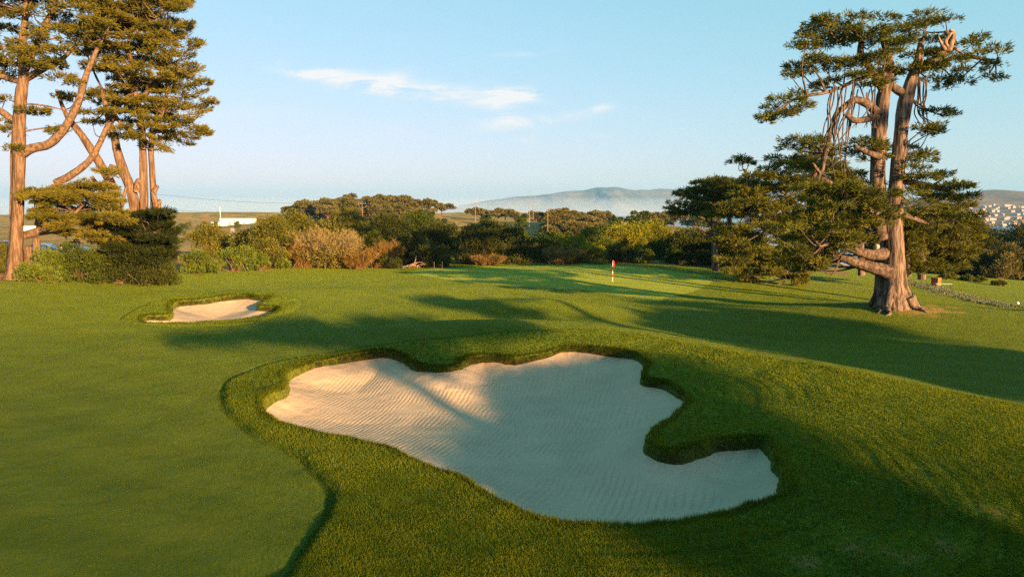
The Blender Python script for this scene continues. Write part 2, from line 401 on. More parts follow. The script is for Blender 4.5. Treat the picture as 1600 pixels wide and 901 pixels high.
M = dict(
    turf=groundmat(), sand=sandmat("bunker_sand"),
    blade=leafmat("grass_blade", (.020, .046, .003), (.140, .180, .015), .35),
    cyp=leafmat("cypress_foliage", (.018, .042, .009), (.150, .165, .026), .22),
    cypw=leafmat("cypress_foliage_warm", (.034, .055, .009), (.205, .190, .028), .25),
    shadecyp=leafmat("shade_tinted_cypress_foliage", (.008, .018, .006), (.036, .048, .012), .2),  # shade on the young cypress painted in as darker foliage
    bark=barkmat("cypress_bark", (.040, .033, .028), (.190, .156, .130)),
    barkl=barkmat("pale_bark", (.068, .048, .033), (.172, .128, .090)),
    limb=barkmat("limb_bark", (.036, .030, .026), (.130, .106, .088), 1.0, .5, .7),
    limbl=barkmat("pale_limb_bark", (.072, .051, .034), (.176, .132, .094), 1.0, .5, .7),
    deadw=barkmat("dead_wood", (.13, .095, .07), (.29, .225, .17)),
    stem=plain("shrub_stem", (.11, .08, .055), .9, .1, .3),
    green=leafmat("green_shrub", (.045, .090, .012), (.165, .225, .034), .3),
    olive=leafmat("olive_shrub", (.050, .070, .012), (.180, .185, .034), .3),
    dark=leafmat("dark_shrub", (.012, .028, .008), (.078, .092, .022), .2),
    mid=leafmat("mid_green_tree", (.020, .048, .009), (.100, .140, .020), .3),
    yell=leafmat("yellow_green_tree", (.050, .080, .008), (.270, .280, .022), .35),
    dry=leafmat("dry_twigs", (.10, .09, .035), (.26, .225, .10), .1),
    rust=leafmat("rusty_scrub", (.10, .075, .02), (.26, .18, .05), .2),
    grove=leafmat("far_grove", (.040, .054, .018), (.170, .160, .048), .2),
    wood=plain("weathered_pole", (.19, .155, .12), .85, .1),
    white=plain("white_paint", (.80, .78, .72), .6, .3, .04),
    red=plain("red_paint", (.62, .05, .03), .5, .4, .08),
    flag=plain("red_flag_cloth", (.72, .03, .07), .8, .1, .08),
    redwood=plain("redwood_planks", (.42, .12, .045), .7, .2, .25),
    grey=plain("grey_metal", (.42, .45, .48), .45, .5, .06, .3),
    signback=plain("sign_back", (.17, .20, .24), .7, .2, .05),
    black=plain("dark_metal", (.03, .03, .03), .5, .4),
    roof=plain("house_roof", (.30, .24, .21), .8, .1),
    hwall=plain("house_wall", (.30, .275, .26), .8, .1, .08, 0, .2),
    asphalt=plain("asphalt", (.10, .10, .11), .85, .2, .2, 0, .6),
    blue=plain("blue_car_paint", (.06, .19, .50), .25, .6, .03), carred=plain("red_car_paint", (.50, .03, .05), .25, .6, .03),
    silver=plain("silver_car_paint", (.55, .58, .62), .3, .6, .03), glass=plain("car_glass", (.02, .03, .04), .08, .8, .02),
    tyre=plain("tyre_rubber", (.02, .02, .02), .9, .1), cut=plain("cut_wood", (.26, .26, .23), .8, .1),
)
def watermat(name, col, rough):
    m = NT(name); n = m.noise(m.pos(), .05, 4); m.principled(col, rough, m.bump(n, .15, 2.0), .5); return m.mat

# ------------------------------------------------------------------ ground sheet
def axis(dense, grow, lo, hi):
    """dense = list of (start, end, step) in order; grows geometrically outside"""
    a = []
    for s, e, st in dense: a += list(np.arange(s, e, st))
    a.append(dense[-1][1])
    st = dense[-1][2]
    while a[-1] < hi: st *= grow; a.append(a[-1] + st)
    st = dense[0][2]; b = [a[0]]
    while b[-1] > lo: st *= grow; b.append(b[-1] - st)
    return np.array(sorted(b[1:]) + a)

GX = axis([(-26.5, -13, .13), (-13, 11.5, .075), (11.5, 20, .11), (20, 32, .22)], 1.045, -9000, 9000)
GY = axis([(11, 40, .075), (40, 62, .14), (62, 100, .4)], 1.045, -600, 1700)
xx, yy = np.meshgrid(GX, GY)
zz, s1, s2, sa1, sa2 = ground_parts(xx, yy)
nx, ny = len(GX), len(GY)
ii = np.arange(ny - 1)[:, None] * nx; jj = np.arange(nx - 1)[None, :]
gf = np.stack([ii + jj, ii + jj + 1, ii + nx + jj + 1, ii + nx + jj], -1).reshape(-1, 4)
rgh = np.minimum(poly_sdf(xx, yy, ROUGH), poly_sdf(xx, yy, COLLAR))
grn = poly_sdf(xx, yy, GREEN)
wild = yy - np.interp(xx, EDGE[:, 0], EDGE[:, 1])
trk = np.minimum(line_dist(xx, yy, TRACK), line_dist(xx, yy, TRACK2))
HERO = ground_at(1396, 479)
dirt = np.exp(-((xx - HERO[0] - 1.3) ** 2 + (yy - HERO[1] + .6) ** 2) / 3.4 ** 2) * .85
dirt = np.maximum(dirt, .62 * np.exp(-((xx + 46) / 9) ** 2 - ((yy - 55) / 3.2) ** 2))
for a, b, ra in ((1330, 850, 1.1), (1400, 870, 1.2), (1540, 800, .8), (1265, 885, .9), (1480, 850, 1.0)):
    g = ground_at(a, b); dirt = np.maximum(dirt, .55 * np.exp(-((xx - g[0]) ** 2 + (yy - g[1]) ** 2) / ra ** 2))
PALE = catmull([ground_at(a, b)[:2] for a, b in [(1405, 438), (1440, 446), (1480, 458), (1530, 470), (1570, 478)]], 6, False)
pale = np.clip(1 - line_dist(xx, yy, PALE) / 1.6, 0, 1)
def ruts(s, x, y):
    """mower and buggy lines that follow the bunker edge"""
    s = s + .35 * fbm(x * .22, y * .22, 55, 2) + .06 * fbm(x * 1.1, y * 1.1, 56, 2); r = 0
    for c, w, a in ((.75, .07, .6), (1.15, .05, .5), (1.5, .10, .8), (2.05, .05, .6), (2.6, .16, 1.0), (3.15, .06, .7), (3.65, .20, 1.0), (4.3, .07, .8), (4.75, .05, .5), (5.3, .14, .7)): r = r + a * np.exp(-((s - c) / w) ** 2)
    return np.clip(r, 0, 1) * sst(-.45, .15, fbm(x * .28, y * .28, 57, 3)) * (.35 + .65 * sst(-3, 4, x))
rut = ruts(s1, xx, yy)
rstep = rgh + .25 * fbm(xx * .6, yy * .6, 61, 2)
zz = zz + .09 * sst(.05, -.28, rstep) * sst(0, .5, np.minimum(s1, s2)) - .03 * np.exp(-((rstep - .06) / .09) ** 2)
mb = MB(); mb.add(np.stack([xx, yy, zz - .02 * rut], -1), gf)
g = mb.build("ground", M["turf"], smooth=True, attrs=dict(sdf1=s1, sdf2=s2, rough=rgh, green=grn, wild=np.clip(wild, -20, 20), dirt=dirt, track=trk, pale=pale, rut=rut))
tag(g, kind="structure")

# sand of the two bunkers
def bunker(P, sarr, sd, label, rake):
    m = (sd < .13)
    cells = m[:-1, :-1] & m[1:, :-1] & m[:-1, 1:] & m[1:, 1:]
    # cut to this bunker
    f = gf.reshape(ny - 1, nx - 1, 4)[cells]
    idx = np.unique(f); mp = np.full(nx * ny, -1); mp[idx] = np.arange(len(idx))
    X = xx.ravel()[idx]; Y = yy.ravel()[idx]; Z = sarr.ravel()[idx] + .02 * fbm(X * .8, Y * .8, 5, 3)
    mb = MB(); mb.add(np.stack([X, Y, Z], 1), mp[f])
    o = mb.build("sand_bunker", M["sand"], smooth=True, attrs=dict(rake=rake(X, Y, sd.ravel()[idx]), depth=-sd.ravel()[idx]))
    return tag(o, label, "bunker")
def rake1(X, Y, s):
    a = (X * .95 - Y * .22 - .012 * (X + 4) ** 2 + .006 * (Y - 26) ** 2) * 34
    return a
bunker(BUN1, sa1, s1, "large pale sand bunker with raked floor and scalloped grass edge in the foreground", rake1)
bunker(BUN2, sa2, s2, "small pale sand bunker set in the fairway below the left cypress", lambda X, Y, s: (X * .3 + Y) * 18)

# ------------------------------------------------------------------ grass
def grass(n, ylo, yhi, p):
    rng = np.random.default_rng(5)
    u = rng.random(n); Y = (ylo ** (1 - p) + u * (yhi ** (1 - p) - ylo ** (1 - p))) ** (1 / (1 - p))
    X = (rng.random(n) * 2 - 1) * (Y * .84 + 5)
    ix = np.clip(np.searchsorted(GX, X), 1, nx - 1); iy = np.clip(np.searchsorted(GY, Y), 1, ny - 1)
    def samp(A):
        tx = (X - GX[ix - 1]) / (GX[ix] - GX[ix - 1]); ty = (Y - GY[iy - 1]) / (GY[iy] - GY[iy - 1])
        return (A[iy - 1, ix - 1] * (1 - tx) + A[iy - 1, ix] * tx) * (1 - ty) + (A[iy, ix - 1] * (1 - tx) + A[iy, ix] * tx) * ty
    Z = samp(zz); S = np.minimum(samp(s1), samp(s2)); RG = samp(rgh); GRN = samp(grn); DI = samp(dirt); WL = samp(wild)
    cl = fbm(X * .9, Y * .9, 4, 3)
    dry_lit_tint = .30 * sst(4, 11, X) * sst(17, 23, Y) * sst(46, 38, Y) - .10 * sst(20, 14, Y)  # dry ridge, brightened to paint its sunlight; near blades painted darker as shade
    keep = (S > .0) & (GRN > .1) & (rng.random(n) > DI * 1.1 - .05) & (WL < 0)
    keep &= (RG < .1) | (rng.random(n) < .16)
    rg = sst(.2, -.2, RG)
    edge = np.exp(-(S / .22) ** 2)
    h = (.014 + rg * (.024 + .026 * np.clip(cl + .3, 0, 1)) + .07 * edge) * rng.uniform(.6, 1.4, n) * (1 + .012 * (Y - 12))
    w = (.007 + .001 * rg) * (Y / 13) * rng.uniform(.7, 1.5, n)
    lean = rng.normal(0, .45, (n, 2))
    lean += 0
    az = rng.random(n) * math.pi * 2
    t = np.clip(.20 + .24 * rg + dry_lit_tint - .3 * np.exp(-(RG / .2) ** 2) + .55 * cl + .35 * fbm(X * .15, Y * .15, 9, 2) + rng.normal(0, .16, n) + .1 * (1 - rg), 0, 1)  # blades darkened at the rough's edge too, painting the step's shade
    s1v = samp(s1); trv = samp(trk)
    rv = ruts(s1v, X, Y); keep &= rng.random(n) > .45 * rv
    t = np.clip(t - .5 * rv - .4 * sst(.4, .1, trv + .15 * cl), 0, 1); h = h * (1 - .6 * rv)
    X, Y, Z, h, w, az, t, lean = X[keep], Y[keep], Z[keep], h[keep], w[keep], az[keep], t[keep], lean[keep]; drop = np.zeros(len(X))
    # longer blades that hang over the bunker edges
    for P in (BUN1, BUN2):
        ne = 60000 if P is BUN1 else 14000
        L0 = np.concatenate([[0], np.cumsum(np.linalg.norm(np.diff(np.vstack([P, P[:1]]), axis=0), axis=1))]); q = rng.random(ne) * L0[-1]; PP = np.vstack([P, P[:1]])
        ex = np.interp(q, L0, PP[:, 0]) + rng.normal(0, .16, ne); ey = np.interp(q, L0, PP[:, 1]) + rng.normal(0, .16, ne)
        ix = np.clip(np.searchsorted(GX, ex), 1, nx - 1); iy = np.clip(np.searchsorted(GY, ey), 1, ny - 1)
        def samp2(A):
            tx = (ex - GX[ix - 1]) / (GX[ix] - GX[ix - 1]); ty = (ey - GY[iy - 1]) / (GY[iy] - GY[iy - 1])
            return (A[iy - 1, ix - 1] * (1 - tx) + A[iy - 1, ix] * tx) * (1 - ty) + (A[iy, ix - 1] * (1 - tx) + A[iy, ix] * tx) * ty
        sS = s1 if P is BUN1 else s2; gxx = np.gradient(sS, GX, axis=1); gyy = np.gradient(sS, GY, axis=0)
        sv = samp2(sS); gx_ = samp2(gxx); gy_ = samp2(gyy); ok = (sv > -.03) & (sv < .22)
        hang = np.clip(gy_[ok], 0, 1) * np.exp(-sv[ok] / .12)
        hh = rng.uniform(.05, .15, ok.sum()) * (1 + .9 * hang)
        X = np.append(X, ex[ok]); Y = np.append(Y, ey[ok]); Z = np.append(Z, samp2(zz)[ok]); h = np.append(h, hh)
        w = np.append(w, .010 * ey[ok] / 20 * rng.uniform(.7, 1.5, ok.sum())); az = np.append(az, rng.random(ok.sum()) * 6.28)
        t = np.append(t, np.clip(.38 + .9 * fbm(ex[ok] * .7, ey[ok] * .7, 6, 2) + rng.normal(0, .18, ok.sum()), 0, 1))
        le = rng.normal(0, .4, (ok.sum(), 2)) - np.stack([gx_[ok], gy_[ok]], 1) * (1.6 * hang[:, None] + .3); lean = np.vstack([lean, le])
        drop = np.append(drop, hang * 1.1)
    k = len(X); B = np.stack([X, Y, Z - .01], 1); s = np.stack([np.cos(az) * w, np.sin(az) * w, 0 * w], 1)
    tip = B + np.stack([lean[:, 0] * h, lean[:, 1] * h, h * (1 - drop) + .01], 1)
    V = np.stack([B - s, B + s, tip], 1).reshape(-1, 3)
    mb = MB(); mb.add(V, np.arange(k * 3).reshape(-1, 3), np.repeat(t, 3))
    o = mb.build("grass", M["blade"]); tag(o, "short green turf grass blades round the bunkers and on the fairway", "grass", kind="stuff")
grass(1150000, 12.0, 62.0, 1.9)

# ------------------------------------------------------------------ cypress trees drawn limb by limb
def padr(cx, cy, rx, ry, Y, rng, dj=0.0):
    Yp = Y + dj; k = Yp / F
    c = at(cx, cy, Yp); return c, (rx * k, rx * k * .8, max(ry * k, .25))

def limb(mb, pts, Y, n=8, flute=0.0, rough=.03, rng=R, sub=4):
    """pts: (px, py, radius_px, depth offset)"""
    P = [at(a, b, Y + (q[0] if q else 0)) for a, b, r, *q in pts]; rad = [r * Y / F for a, b, r, *q in pts]
    mb.tube(P, rad, n, flute, rough, rng, rng.uniform(.3, .7), True, sub)

def in_poly(px, py, P):
    ins = False
    for (ax, ay), (bx, by) in zip(P, P[1:] + P[:1]):
        if (ay > py) != (by > py) and px < ax + (py - ay) * (bx - ax) / (by - ay): ins = not ins
    return ins
def fill(poly, n, rng, mind=14):
    xs = [p[0] for p in poly]; ys = [p[1] for p in poly]; out = []; tries = 0
    while len(out) < n and tries < 20000:
        tries += 1; a = rng.uniform(min(xs), max(xs)); b = rng.uniform(min(ys), max(ys))
        if in_poly(a, b, poly) and all((a - c) ** 2 + ((b - d) * 1.6) ** 2 > mind * mind for c, d in out): out.append((a, b))
    return out

def twigs_to(mb, pads, joints, rng, r0=.09):
    for c, r in pads:
        j = min(joints, key=lambda q: np.linalg.norm(q - c) + .6 * max(0, q[2] - c[2]))
        m = (j + c) / 2 + rng.normal(0, .25, 3) - np.array([0, 0, .25]); d = np.linalg.norm(c - j)
        mb.tube([j, m, c - np.array([0, 0, r[2] * .3])], [min(.28, r0 * (.6 + d * .14)), r0 * .6, r0 * .3], 5, 0, .05, rng, .5, False, 3, 1)

# hero cypress on the right
def hero_tree():
    rng = np.random.default_rng(2); Y = HERO[1]; b = HERO.copy(); b[2] = gz(*b[:2]) - .1
    root = empty("cypress_tree", b, "tall gnarled cypress with twin bare trunks and flat windswept crown on the right mound", "tree")
    t = MB(); limb(t, [(1399,487,30,.0),(1399,470,24),(1397,445,18.5),(1396,415,16),(1396,380,14),(1396,340,12.5),(1400,290,10.5),(1405,240,9.5),(1409,200,9.5),(1415,160,10.5),(1425,125,8.5),(1435,95,6),(1440,60,3.5)], Y, 22, .10, .025, rng)
    for a, c in ((1376, 488), (1425, 488), (1402, 493), (1388, 491), (1414, 490)):
        limb(t, [(a, c + 3, 7, -.5), ((a + 1397 * 1.6) / 2.6, 470, 10, -.55), (1397, 440, 9, -.25)], Y, 9, .1, .05, rng)
    t.build("trunk", M["bark"], root, b, True)
    for k in range(9):
        a = k / 9 * 6.28 + rng.normal(0, .2); r0, r1 = 1.0, rng.uniform(1.5, 2.3); ca, sa = math.cos(a), math.sin(a); t = MB()
        pts = []
        for f, hz_ in ((0, .75), (.3, .22), (.65, .06), (1, -.06)):
            rr = r0 + (r1 - r0) * f; px_, py_ = b[0] + ca * rr - sa * f * rng.normal(0, .4), b[1] + sa * rr + ca * f * rng.normal(0, .4)
            pts.append([px_, py_, gz(px_, py_) + hz_])
        t.tube(pts, [.30, .20, .11, .04], 8, .08, .06, rng); t.build("root", M["bark"], root, b, True)
    t = MB(); limb(t, [(1378,485,16,.5),(1380,450,13,.5),(1380,410,12.5,.5),(1377,370,12,.5),(1373,320,11.5,.4),(1371,270,10.5,.4),(1373,220,10.5,.3),(1376,180,11,.2),(1381,150,9.5),(1390,110,6.5),(1385,80,5),(1375,50,3)], Y, 16, .10, .03, rng)
    t.build("trunk", M["bark"], root, b, True)
    L = [
        [(1386,425,12,-.6),(1372,420,10,-.8),(1350,414,8.5,-1.1),(1325,406,6.5,-1.4),(1312,402,4,-1.5)],
        [(1380,396,10,-.3),(1362,398,8.5,-.9),(1345,394,7,-1.6),(1326,387,5,-2.2),(1305,380,3,-3),(1285,384,1.5,-3.4)],
        [(1378,372,12,.2),(1368,340,10,-.1),(1345,322,8.5,-.5),(1320,308,6.5,-.9),(1300,290,5,-1.4),(1282,272,3,-2),(1270,255,1.5,-2.6)],
        [(1372,178,7),(1358,165,6,-.3),(1338,156,5.2,-.5),(1322,165,4.5,-.6),(1306,180,4,-.7),(1298,205,3.4,-.8),(1290,240,3.4,-.9),(1284,270,3,-1)],
        [(1370,182,6,-.2),(1352,187,5,-.6),(1334,188,4.5,-.9),(1322,178,4,-1)],
        [(1385,118,5),(1370,116,4,-.2),(1345,122,3.4,-.4),(1318,135,2.8,-.6),(1290,145,2.4,-.8),(1262,150,2,-1),(1232,160,2,-1.2),(1205,182,1,-1.3)],
        [(1380,140,7),(1362,110,5),(1345,85,5),(1345,62,4),(1330,45,2)],
        [(1418,150,7),(1398,138,6),(1385,125,4),(1370,118,3)],
        [(1432,112,6),(1455,95,5),(1480,82,5),(1487,62,5),(1478,50,3)],
        [(1434,110,5),(1465,100,4),(1500,88,3.5),(1535,92,2.5),(1555,100,1.5)],
        [(1400,280,8,.5),(1425,285,5,1),(1455,290,3.5,1.4),(1490,300,2,1.8)],
        [(1398,330,7,.5),(1425,340,4,1),(1450,350,2.5,1.3)],
        [(1375,245,6,-.4),(1355,238,4,-.8),(1335,228,2.5,-1.1)],
    ]
    joints = []
    for l in L:
        m = MB(); limb(m, l, Y, 9, .06, .04, rng); m.build("limb", M["limb"], root, b, True)
        joints += [at(q[0], q[1], Y + (q[3] if len(q) > 3 else 0)) for q in l]
    joints += [at(1440, 60, Y), at(1375, 50, Y), at(1426, 125, Y), at(1403, 240, Y), at(1369, 300, Y)]
    # hanging bare stems left of the trunks and on the right
    for k in range(15):
        m = MB(); x0 = rng.uniform(1300, 1346); x1 = x0 - rng.uniform(8, 30); dj = rng.uniform(-1.4, .2); y1 = rng.uniform(225, 280)
        limb(m, [(x0, rng.uniform(120, 148), 1.0, dj), (x0 * .7 + x1 * .3 + rng.normal(0, 3), 165, 1.15, dj), (x0 * .3 + x1 * .7 + rng.normal(0, 4), 200, 1.0, dj), (x1 + rng.normal(0, 4), y1 - 20, .7, dj), (x1 + rng.normal(0, 9), y1, .35, dj)], Y, 5, 0, .06, rng, 5); m.build("bare_branch", M["limb"], root, b, True)
    for k in range(7):
        m = MB(); x0 = rng.uniform(1432, 1450); limb(m, [(x0, 120, 1, 0), (x0 - 2 + rng.normal(0, 3), 150, 1, 0), (x0 + rng.normal(0, 5), 178, .9, 0), (x0 + 5 + rng.normal(0, 9), 200, .5, 0)], Y, 4, 0, .06, rng, 5); m.build("bare_branch", M["limb"], root, b, True)
    for k in range(9):
        m = MB(); x0 = rng.uniform(1335, 1370); limb(m, [(x0, rng.uniform(125, 150), 1, -.4), (x0 + rng.normal(0, 8), 170, .9, -.5), (x0 + rng.normal(0, 14), 200, .5, -.5)], Y, 4, 0, .06, rng, 5); m.build("bare_branch", M["limb"], root, b, True)
    m = MB(); limb(m, [(1470,84,5,-.6),(1482,78,5,-.8),(1487,66,4,-.9),(1490,52,3.4,-.9),(1484,47,2,-.9)], Y, 8, .15, .1, rng)
    limb(m, [(1483,76,3,-.8),(1477,66,2.6,-1),(1484,55,2.2,-1.1),(1490,50,1.4,-1)], Y, 7, .15, .1, rng); limb(m, [(1484,72,2.5,-.8),(1496,78,2,-.9),(1506,90,1.2,-.8)], Y, 6, .1, .1, rng); limb(m, [(1478,80,4,-.7),(1472,70,2.4,-.9),(1466,58,1.4,-1)], Y, 6, .1, .1, rng); m.build("dead_stub", M["deadw"], root, b, True)
    m = MB(); c = at(1371, 385, Y - 1.0); c2 = at(1367, 385.5, Y - 1.12); m.tube([c, c2], [.17, .16], 14, .03, 0, rng, .5); m.build("cut_branch_scar", M["cut"], root, b)
    P = [(1290,32,34,9),(1325,35,36,10),(1268,45,30,8),(1300,52,36,9),(1350,48,34,10),(1262,62,22,5),(1290,66,34,7),(1330,62,34,8),(1240,71,10,3),(1275,72,18,4),
         (1375,32,22,6),(1395,45,34,10),(1370,62,32,9),(1405,66,34,11),(1430,40,26,8),(1455,30,22,6),(1478,32,16,6),(1447,22,14,3),(1440,60,32,12),(1425,85,40,11),(1385,85,32,9),
         (1262,92,26,6),(1285,100,34,8),(1320,100,36,8),(1352,98,34,9),(1248,106,22,5),(1275,112,26,4),(1236,118,12,3),(1350,118,34,7),(1385,112,32,9),(1420,110,34,10),(1455,105,34,10),
         (1490,92,24,9),(1515,72,26,9),(1530,60,20,5),(1540,85,30,9),(1555,75,16,5),(1548,102,22,7),(1556,122,10,6),(1505,108,26,8),(1470,122,28,7),(1480,138,16,5),(1500,128,14,4),(1380,128,24,6),(1360,130,20,5),
         (1228,156,28,5),(1250,148,22,5),(1212,168,16,4),(1215,180,26,5),(1194,186,16,4),(1232,176,14,4),(1255,168,8,3),(1300,128,14,4),(1288,134,12,3),
         (1466,172,18,3),(1484,178,10,3),(1448,198,14,4),(1462,202,16,3),(1450,208,12,3),
         (1340,222,26,6),(1362,228,28,8),(1385,232,18,6),(1352,240,24,6),(1372,248,20,5),(1420,232,16,5),(1432,248,20,5),(1420,244,18,6),(1445,240,10,3),
         (1255,218,30,5),(1278,224,26,5),(1240,230,22,4),(1300,232,22,5),(1265,240,34,6),(1230,246,26,5)]
    P += [(1425,262,22,6),(1415,282,26,7),(1445,275,34,6),(1475,272,26,5),(1505,296,22,3),(1485,290,30,5),(1450,295,36,6),(1420,302,24,7),(1470,308,40,6),(1510,308,22,3),(1440,318,30,6),(1490,322,30,5),(1520,336,18,3),(1470,335,30,6)]
    pads = [padr(q[0], q[1], q[2], q[3] * .72, Y, rng, rng.uniform(-1.6, 1.6)) for q in P]
    lowp = fill([(1275,290),(1335,270),(1372,300),(1376,345),(1345,372),(1310,400),(1270,425),(1235,405),(1245,340)], 74, rng, 10)
    pads2 = [padr(a, c, rng.uniform(18, 32), rng.uniform(4, 8), Y, rng, rng.uniform(-4.5, 4)) for a, c in lowp]
    m = MB(); twigs_to(m, pads, joints, rng, .075)
    for c, r in pads: pad(m, rng, c, r, .44, .8, .40)
    m.build("crown", [M["cyp"], M["limb"]], root, b)
    m = MB(); twigs_to(m, pads2, joints, rng, .075)
    for c, r in pads2: pad(m, rng, c, r, .46, .85, .42, .54)
    m.build("lower_crown", [M["cyp"], M["limb"]], root, b)
hero_tree()

# generic cypress from a pixel recipe
def recipe_tree(name, label, Y, basepx, trunks, limbs, pads_spec, matc, matb, seed, cl=.55, dens=1.0, spray=.5, group=None, fronds=(), tb=.5, dj=3.0):
    rng = np.random.default_rng(seed); b = at(basepx[0], basepx[1], Y); b[2] = gz(b[0], b[1]) - .1
    root = empty(name, b, label, "tree", group); joints = []
    for l in trunks:
        m = MB(); limb(m, l, Y, 14, .08, .03, rng); m.build("trunk", matb, root, b, True)
        joints += [at(q[0], q[1], Y + (q[3] if len(q) > 3 else 0)) for q in l[len(l) // 3:]]
    for l in limbs:
        m = MB(); limb(m, l, Y, 9, .05, .04, rng); m.build("limb", M["limbl"] if matb is M["barkl"] else M["limb"], root, b, True)
        joints += [at(q[0], q[1], Y + (q[3] if len(q) > 3 else 0)) for q in l[1:]]
    pads = []
    for sp in pads_spec:
        if isinstance(sp[0], list):
            poly, n, rx, ry, mind = sp
            pads += [padr(a, c, rng.uniform(rx * .7, rx * 1.25), rng.uniform(ry * .7, ry * 1.3), Y, rng, rng.uniform(-dj, dj)) for a, c in fill(poly, n, rng, mind)]
        else: pads.append(padr(*sp, Y, rng, rng.uniform(-1, 1)))
    m = MB(); twigs_to(m, pads, joints, rng, .08)
    for f in fronds: frond(m, rng, at(f[0], f[1], Y + rng.uniform(-1, 1)), at(f[2], f[3], Y + rng.uniform(-2, 2)), spray, tb)
    for c, r in pads: pad(m, rng, c, r, cl, dens, spray, tb)
    m.build("crown", [matc, M["limb"]], root, b)
    return root

# left cypresses
recipe_tree("cypress_tree", "massive sunlit cypress trunk at the left frame edge, its crown cut off", 60.5, (24, 432),
    [[(24,436,17),(24,420,12),(25,400,9.5),(27,350,8.2),(29,290,8.2),(30,240,9),(30,195,8.5),(33,150,8),(37,120,7),(34,80,5),(40,20,4),(45,-60,2)],
     [(15,436,8,.3),(18,400,5,.4),(20,340,4.5,.4),(21,280,4.5,.4),(21,240,4.5,.4),(24,200,4,.3)]],
    [[(34,240,8),(50,232,7),(75,226,6.5),(95,208,6),(112,182,5.5),(124,155,5),(132,125,4.5),(145,92,3.5),(160,60,2)],
     [(36,125,6),(60,112,5),(82,100,4),(100,90,3),(120,70,2)],
     [(32,128,5),(10,122,4),(-20,112,3),(-60,100,2)],
     [(22,190,5),(5,176,5),(-12,168,4),(-50,150,3)],
     [(37,115,5),(62,60,4.5),(70,40,4),(85,10,3),(100,-40,2)],
     [(38,162,1.5),(70,165,1.2),(100,172,.8)],[(38,205,1.4),(70,200,1),(100,196,.6)]],
    [([(-70,-70),(190,-70),(175,20),(150,75),(110,85),(75,112),(35,118),(-20,125),(-70,110)], 92, 25, 6, 16),
     (8,155,22,5),(-4,190,18,5),(15,205,14,3),(90,120,22,5),(110,128,18,4),(50,170,16,4),(62,176,14,3),(95,205,16,4),(20,230,8,2)],
    M["cypw"], M["barkl"], 21, .55, .9, .52)
recipe_tree("cypress_tree", "multi-stemmed cypress with crossing limbs and broad spiky crown left of the white building", 65, (215, 425),
    [[(222,428,10),(216,370,8.5),(212,330,8),(204,295,7),(193,268,7),(184,240,6),(178,212,5),(168,180,4),(160,140,3)],
     [(226,428,8),(225,370,6.3),(225,320,6),(224,270,5.6),(223,235,5),(222,205,5),(215,160,4),(205,110,3),(200,50,2)],
     [(239,428,7,.4),(241,370,5,.4),(240,320,4.6,.4),(238,270,4.2,.3),(236,235,4,.2),(240,205,4),(255,170,3),(265,120,2)],
     [(214,428,9,-.3),(200,390,7,-.4),(186,340,7,-.4),(177,295,7,-.3),(160,262,6,-.2),(145,238,6),(128,212,5),(112,192,4.5),(100,172,3),(88,140,2)]],
    [[(86,286,5,-1),(104,278,5.5,-1),(128,262,5,-1),(146,243,4.5,-.8),(160,215,4,-.5),(172,190,4,-.4),(190,160,3,-.2),(215,140,2)],
     [(60,352,6,-1),(66,338,6,-1),(76,318,5.5,-1),(86,290,5,-1)],
     [(246,340,5),(243,318,4.5),(240,302,4),(246,290,3)],[(213,300,5,-.3),(216,285,5,-.3),(218,280,3,-.3)],
     [(250,345,4),(248,325,4),(249,312,3)],
     [(190,268,3),(182,262,2.5),(172,258,2.2)],[(190,345,2.5,-1),(192,315,2.5,-1),(198,290,2,-1)],[(222,212,4),(205,205,3),(190,195,2.5),(178,175,2)],
     [(165,300,3,-.8),(152,288,3,-.8),(143,276,3,-.8)],[(232,215,4),(250,200,3),(275,195,2),(300,190,1)],[(215,160,4),(245,130,3),(275,110,2)],[(208,120,3),(235,80,2.4),(260,50,1.5)]],
    [([(150,-30),(268,-20),(275,8),(272,20),(262,40),(278,55),(268,75),(284,85),(274,110),(288,128),(280,146),(296,168),(280,180),(290,200),(275,215),(262,228),(225,228),(195,215),(160,195),(160,150),(180,120),(140,100),(120,60)], 122, 19, 4.5, 13),
     (300,70,16,3),(308,104,16,3),(314,128,16,3),(318,158,16,3),(318,170,14,2),(312,206,18,3),(318,207,12,2),(292,40,14,3),(272,12,14,4),
     (150,150,14,3),(118,155,16,4),(130,175,18,4),(95,150,16,4),(145,192,14,3),(168,265,14,3),(176,272,12,3)],
    M["cypw"], M["barkl"], 22, .45, 1.0, .5, tb=.5, fronds=[(x0, y0, x1, y1) for x0, y0, x1, y1 in
     [(250,20,285,2),(262,40,305,33),(270,60,302,42),(268,88,314,66),(275,95,306,84),(270,115,300,108),(276,118,321,103),(282,135,314,124),(284,150,326,139),(285,170,331,157),(285,180,328,171),(280,205,333,206),(285,195,322,198),(270,215,304,226),(250,215,268,238),(225,0,240,-12),(262,10,277,-6),(255,70,290,52),(250,190,300,188),(260,150,305,150),(200,15,215,-8),(240,225,262,236),(160,180,140,190),(270,205,312,216),(265,130,308,132)]])
recipe_tree("cypress_tree", "low spreading cypress bough with sunlit layered foliage between the two big left trunks", 61.5, (60, 428),
    [[(60,430,6),(58,400,5.5),(57,372,5)],[(44,430,6),(44,385,5.5)]],
    [[(38,368,6),(60,362,6.5),(84,358,6),(100,352,5),(108,342,4),(112,330,2)],[(84,360,5),(104,366,4),(125,360,4),(148,352,3),(170,345,2)],[(100,352,3),(120,330,2),(140,310,1.5)]],
    [([(50,300),(90,288),(140,286),(180,300),(190,330),(180,362),(150,385),(118,372),(80,352),(62,332),(48,318)], 52, 20, 4.5, 11),(52,306,12,2),(60,316,12,2),(66,330,12,3),(175,268,10,2)],
    M["cypw"], M["barkl"], 23, .42, 1.1, .46)
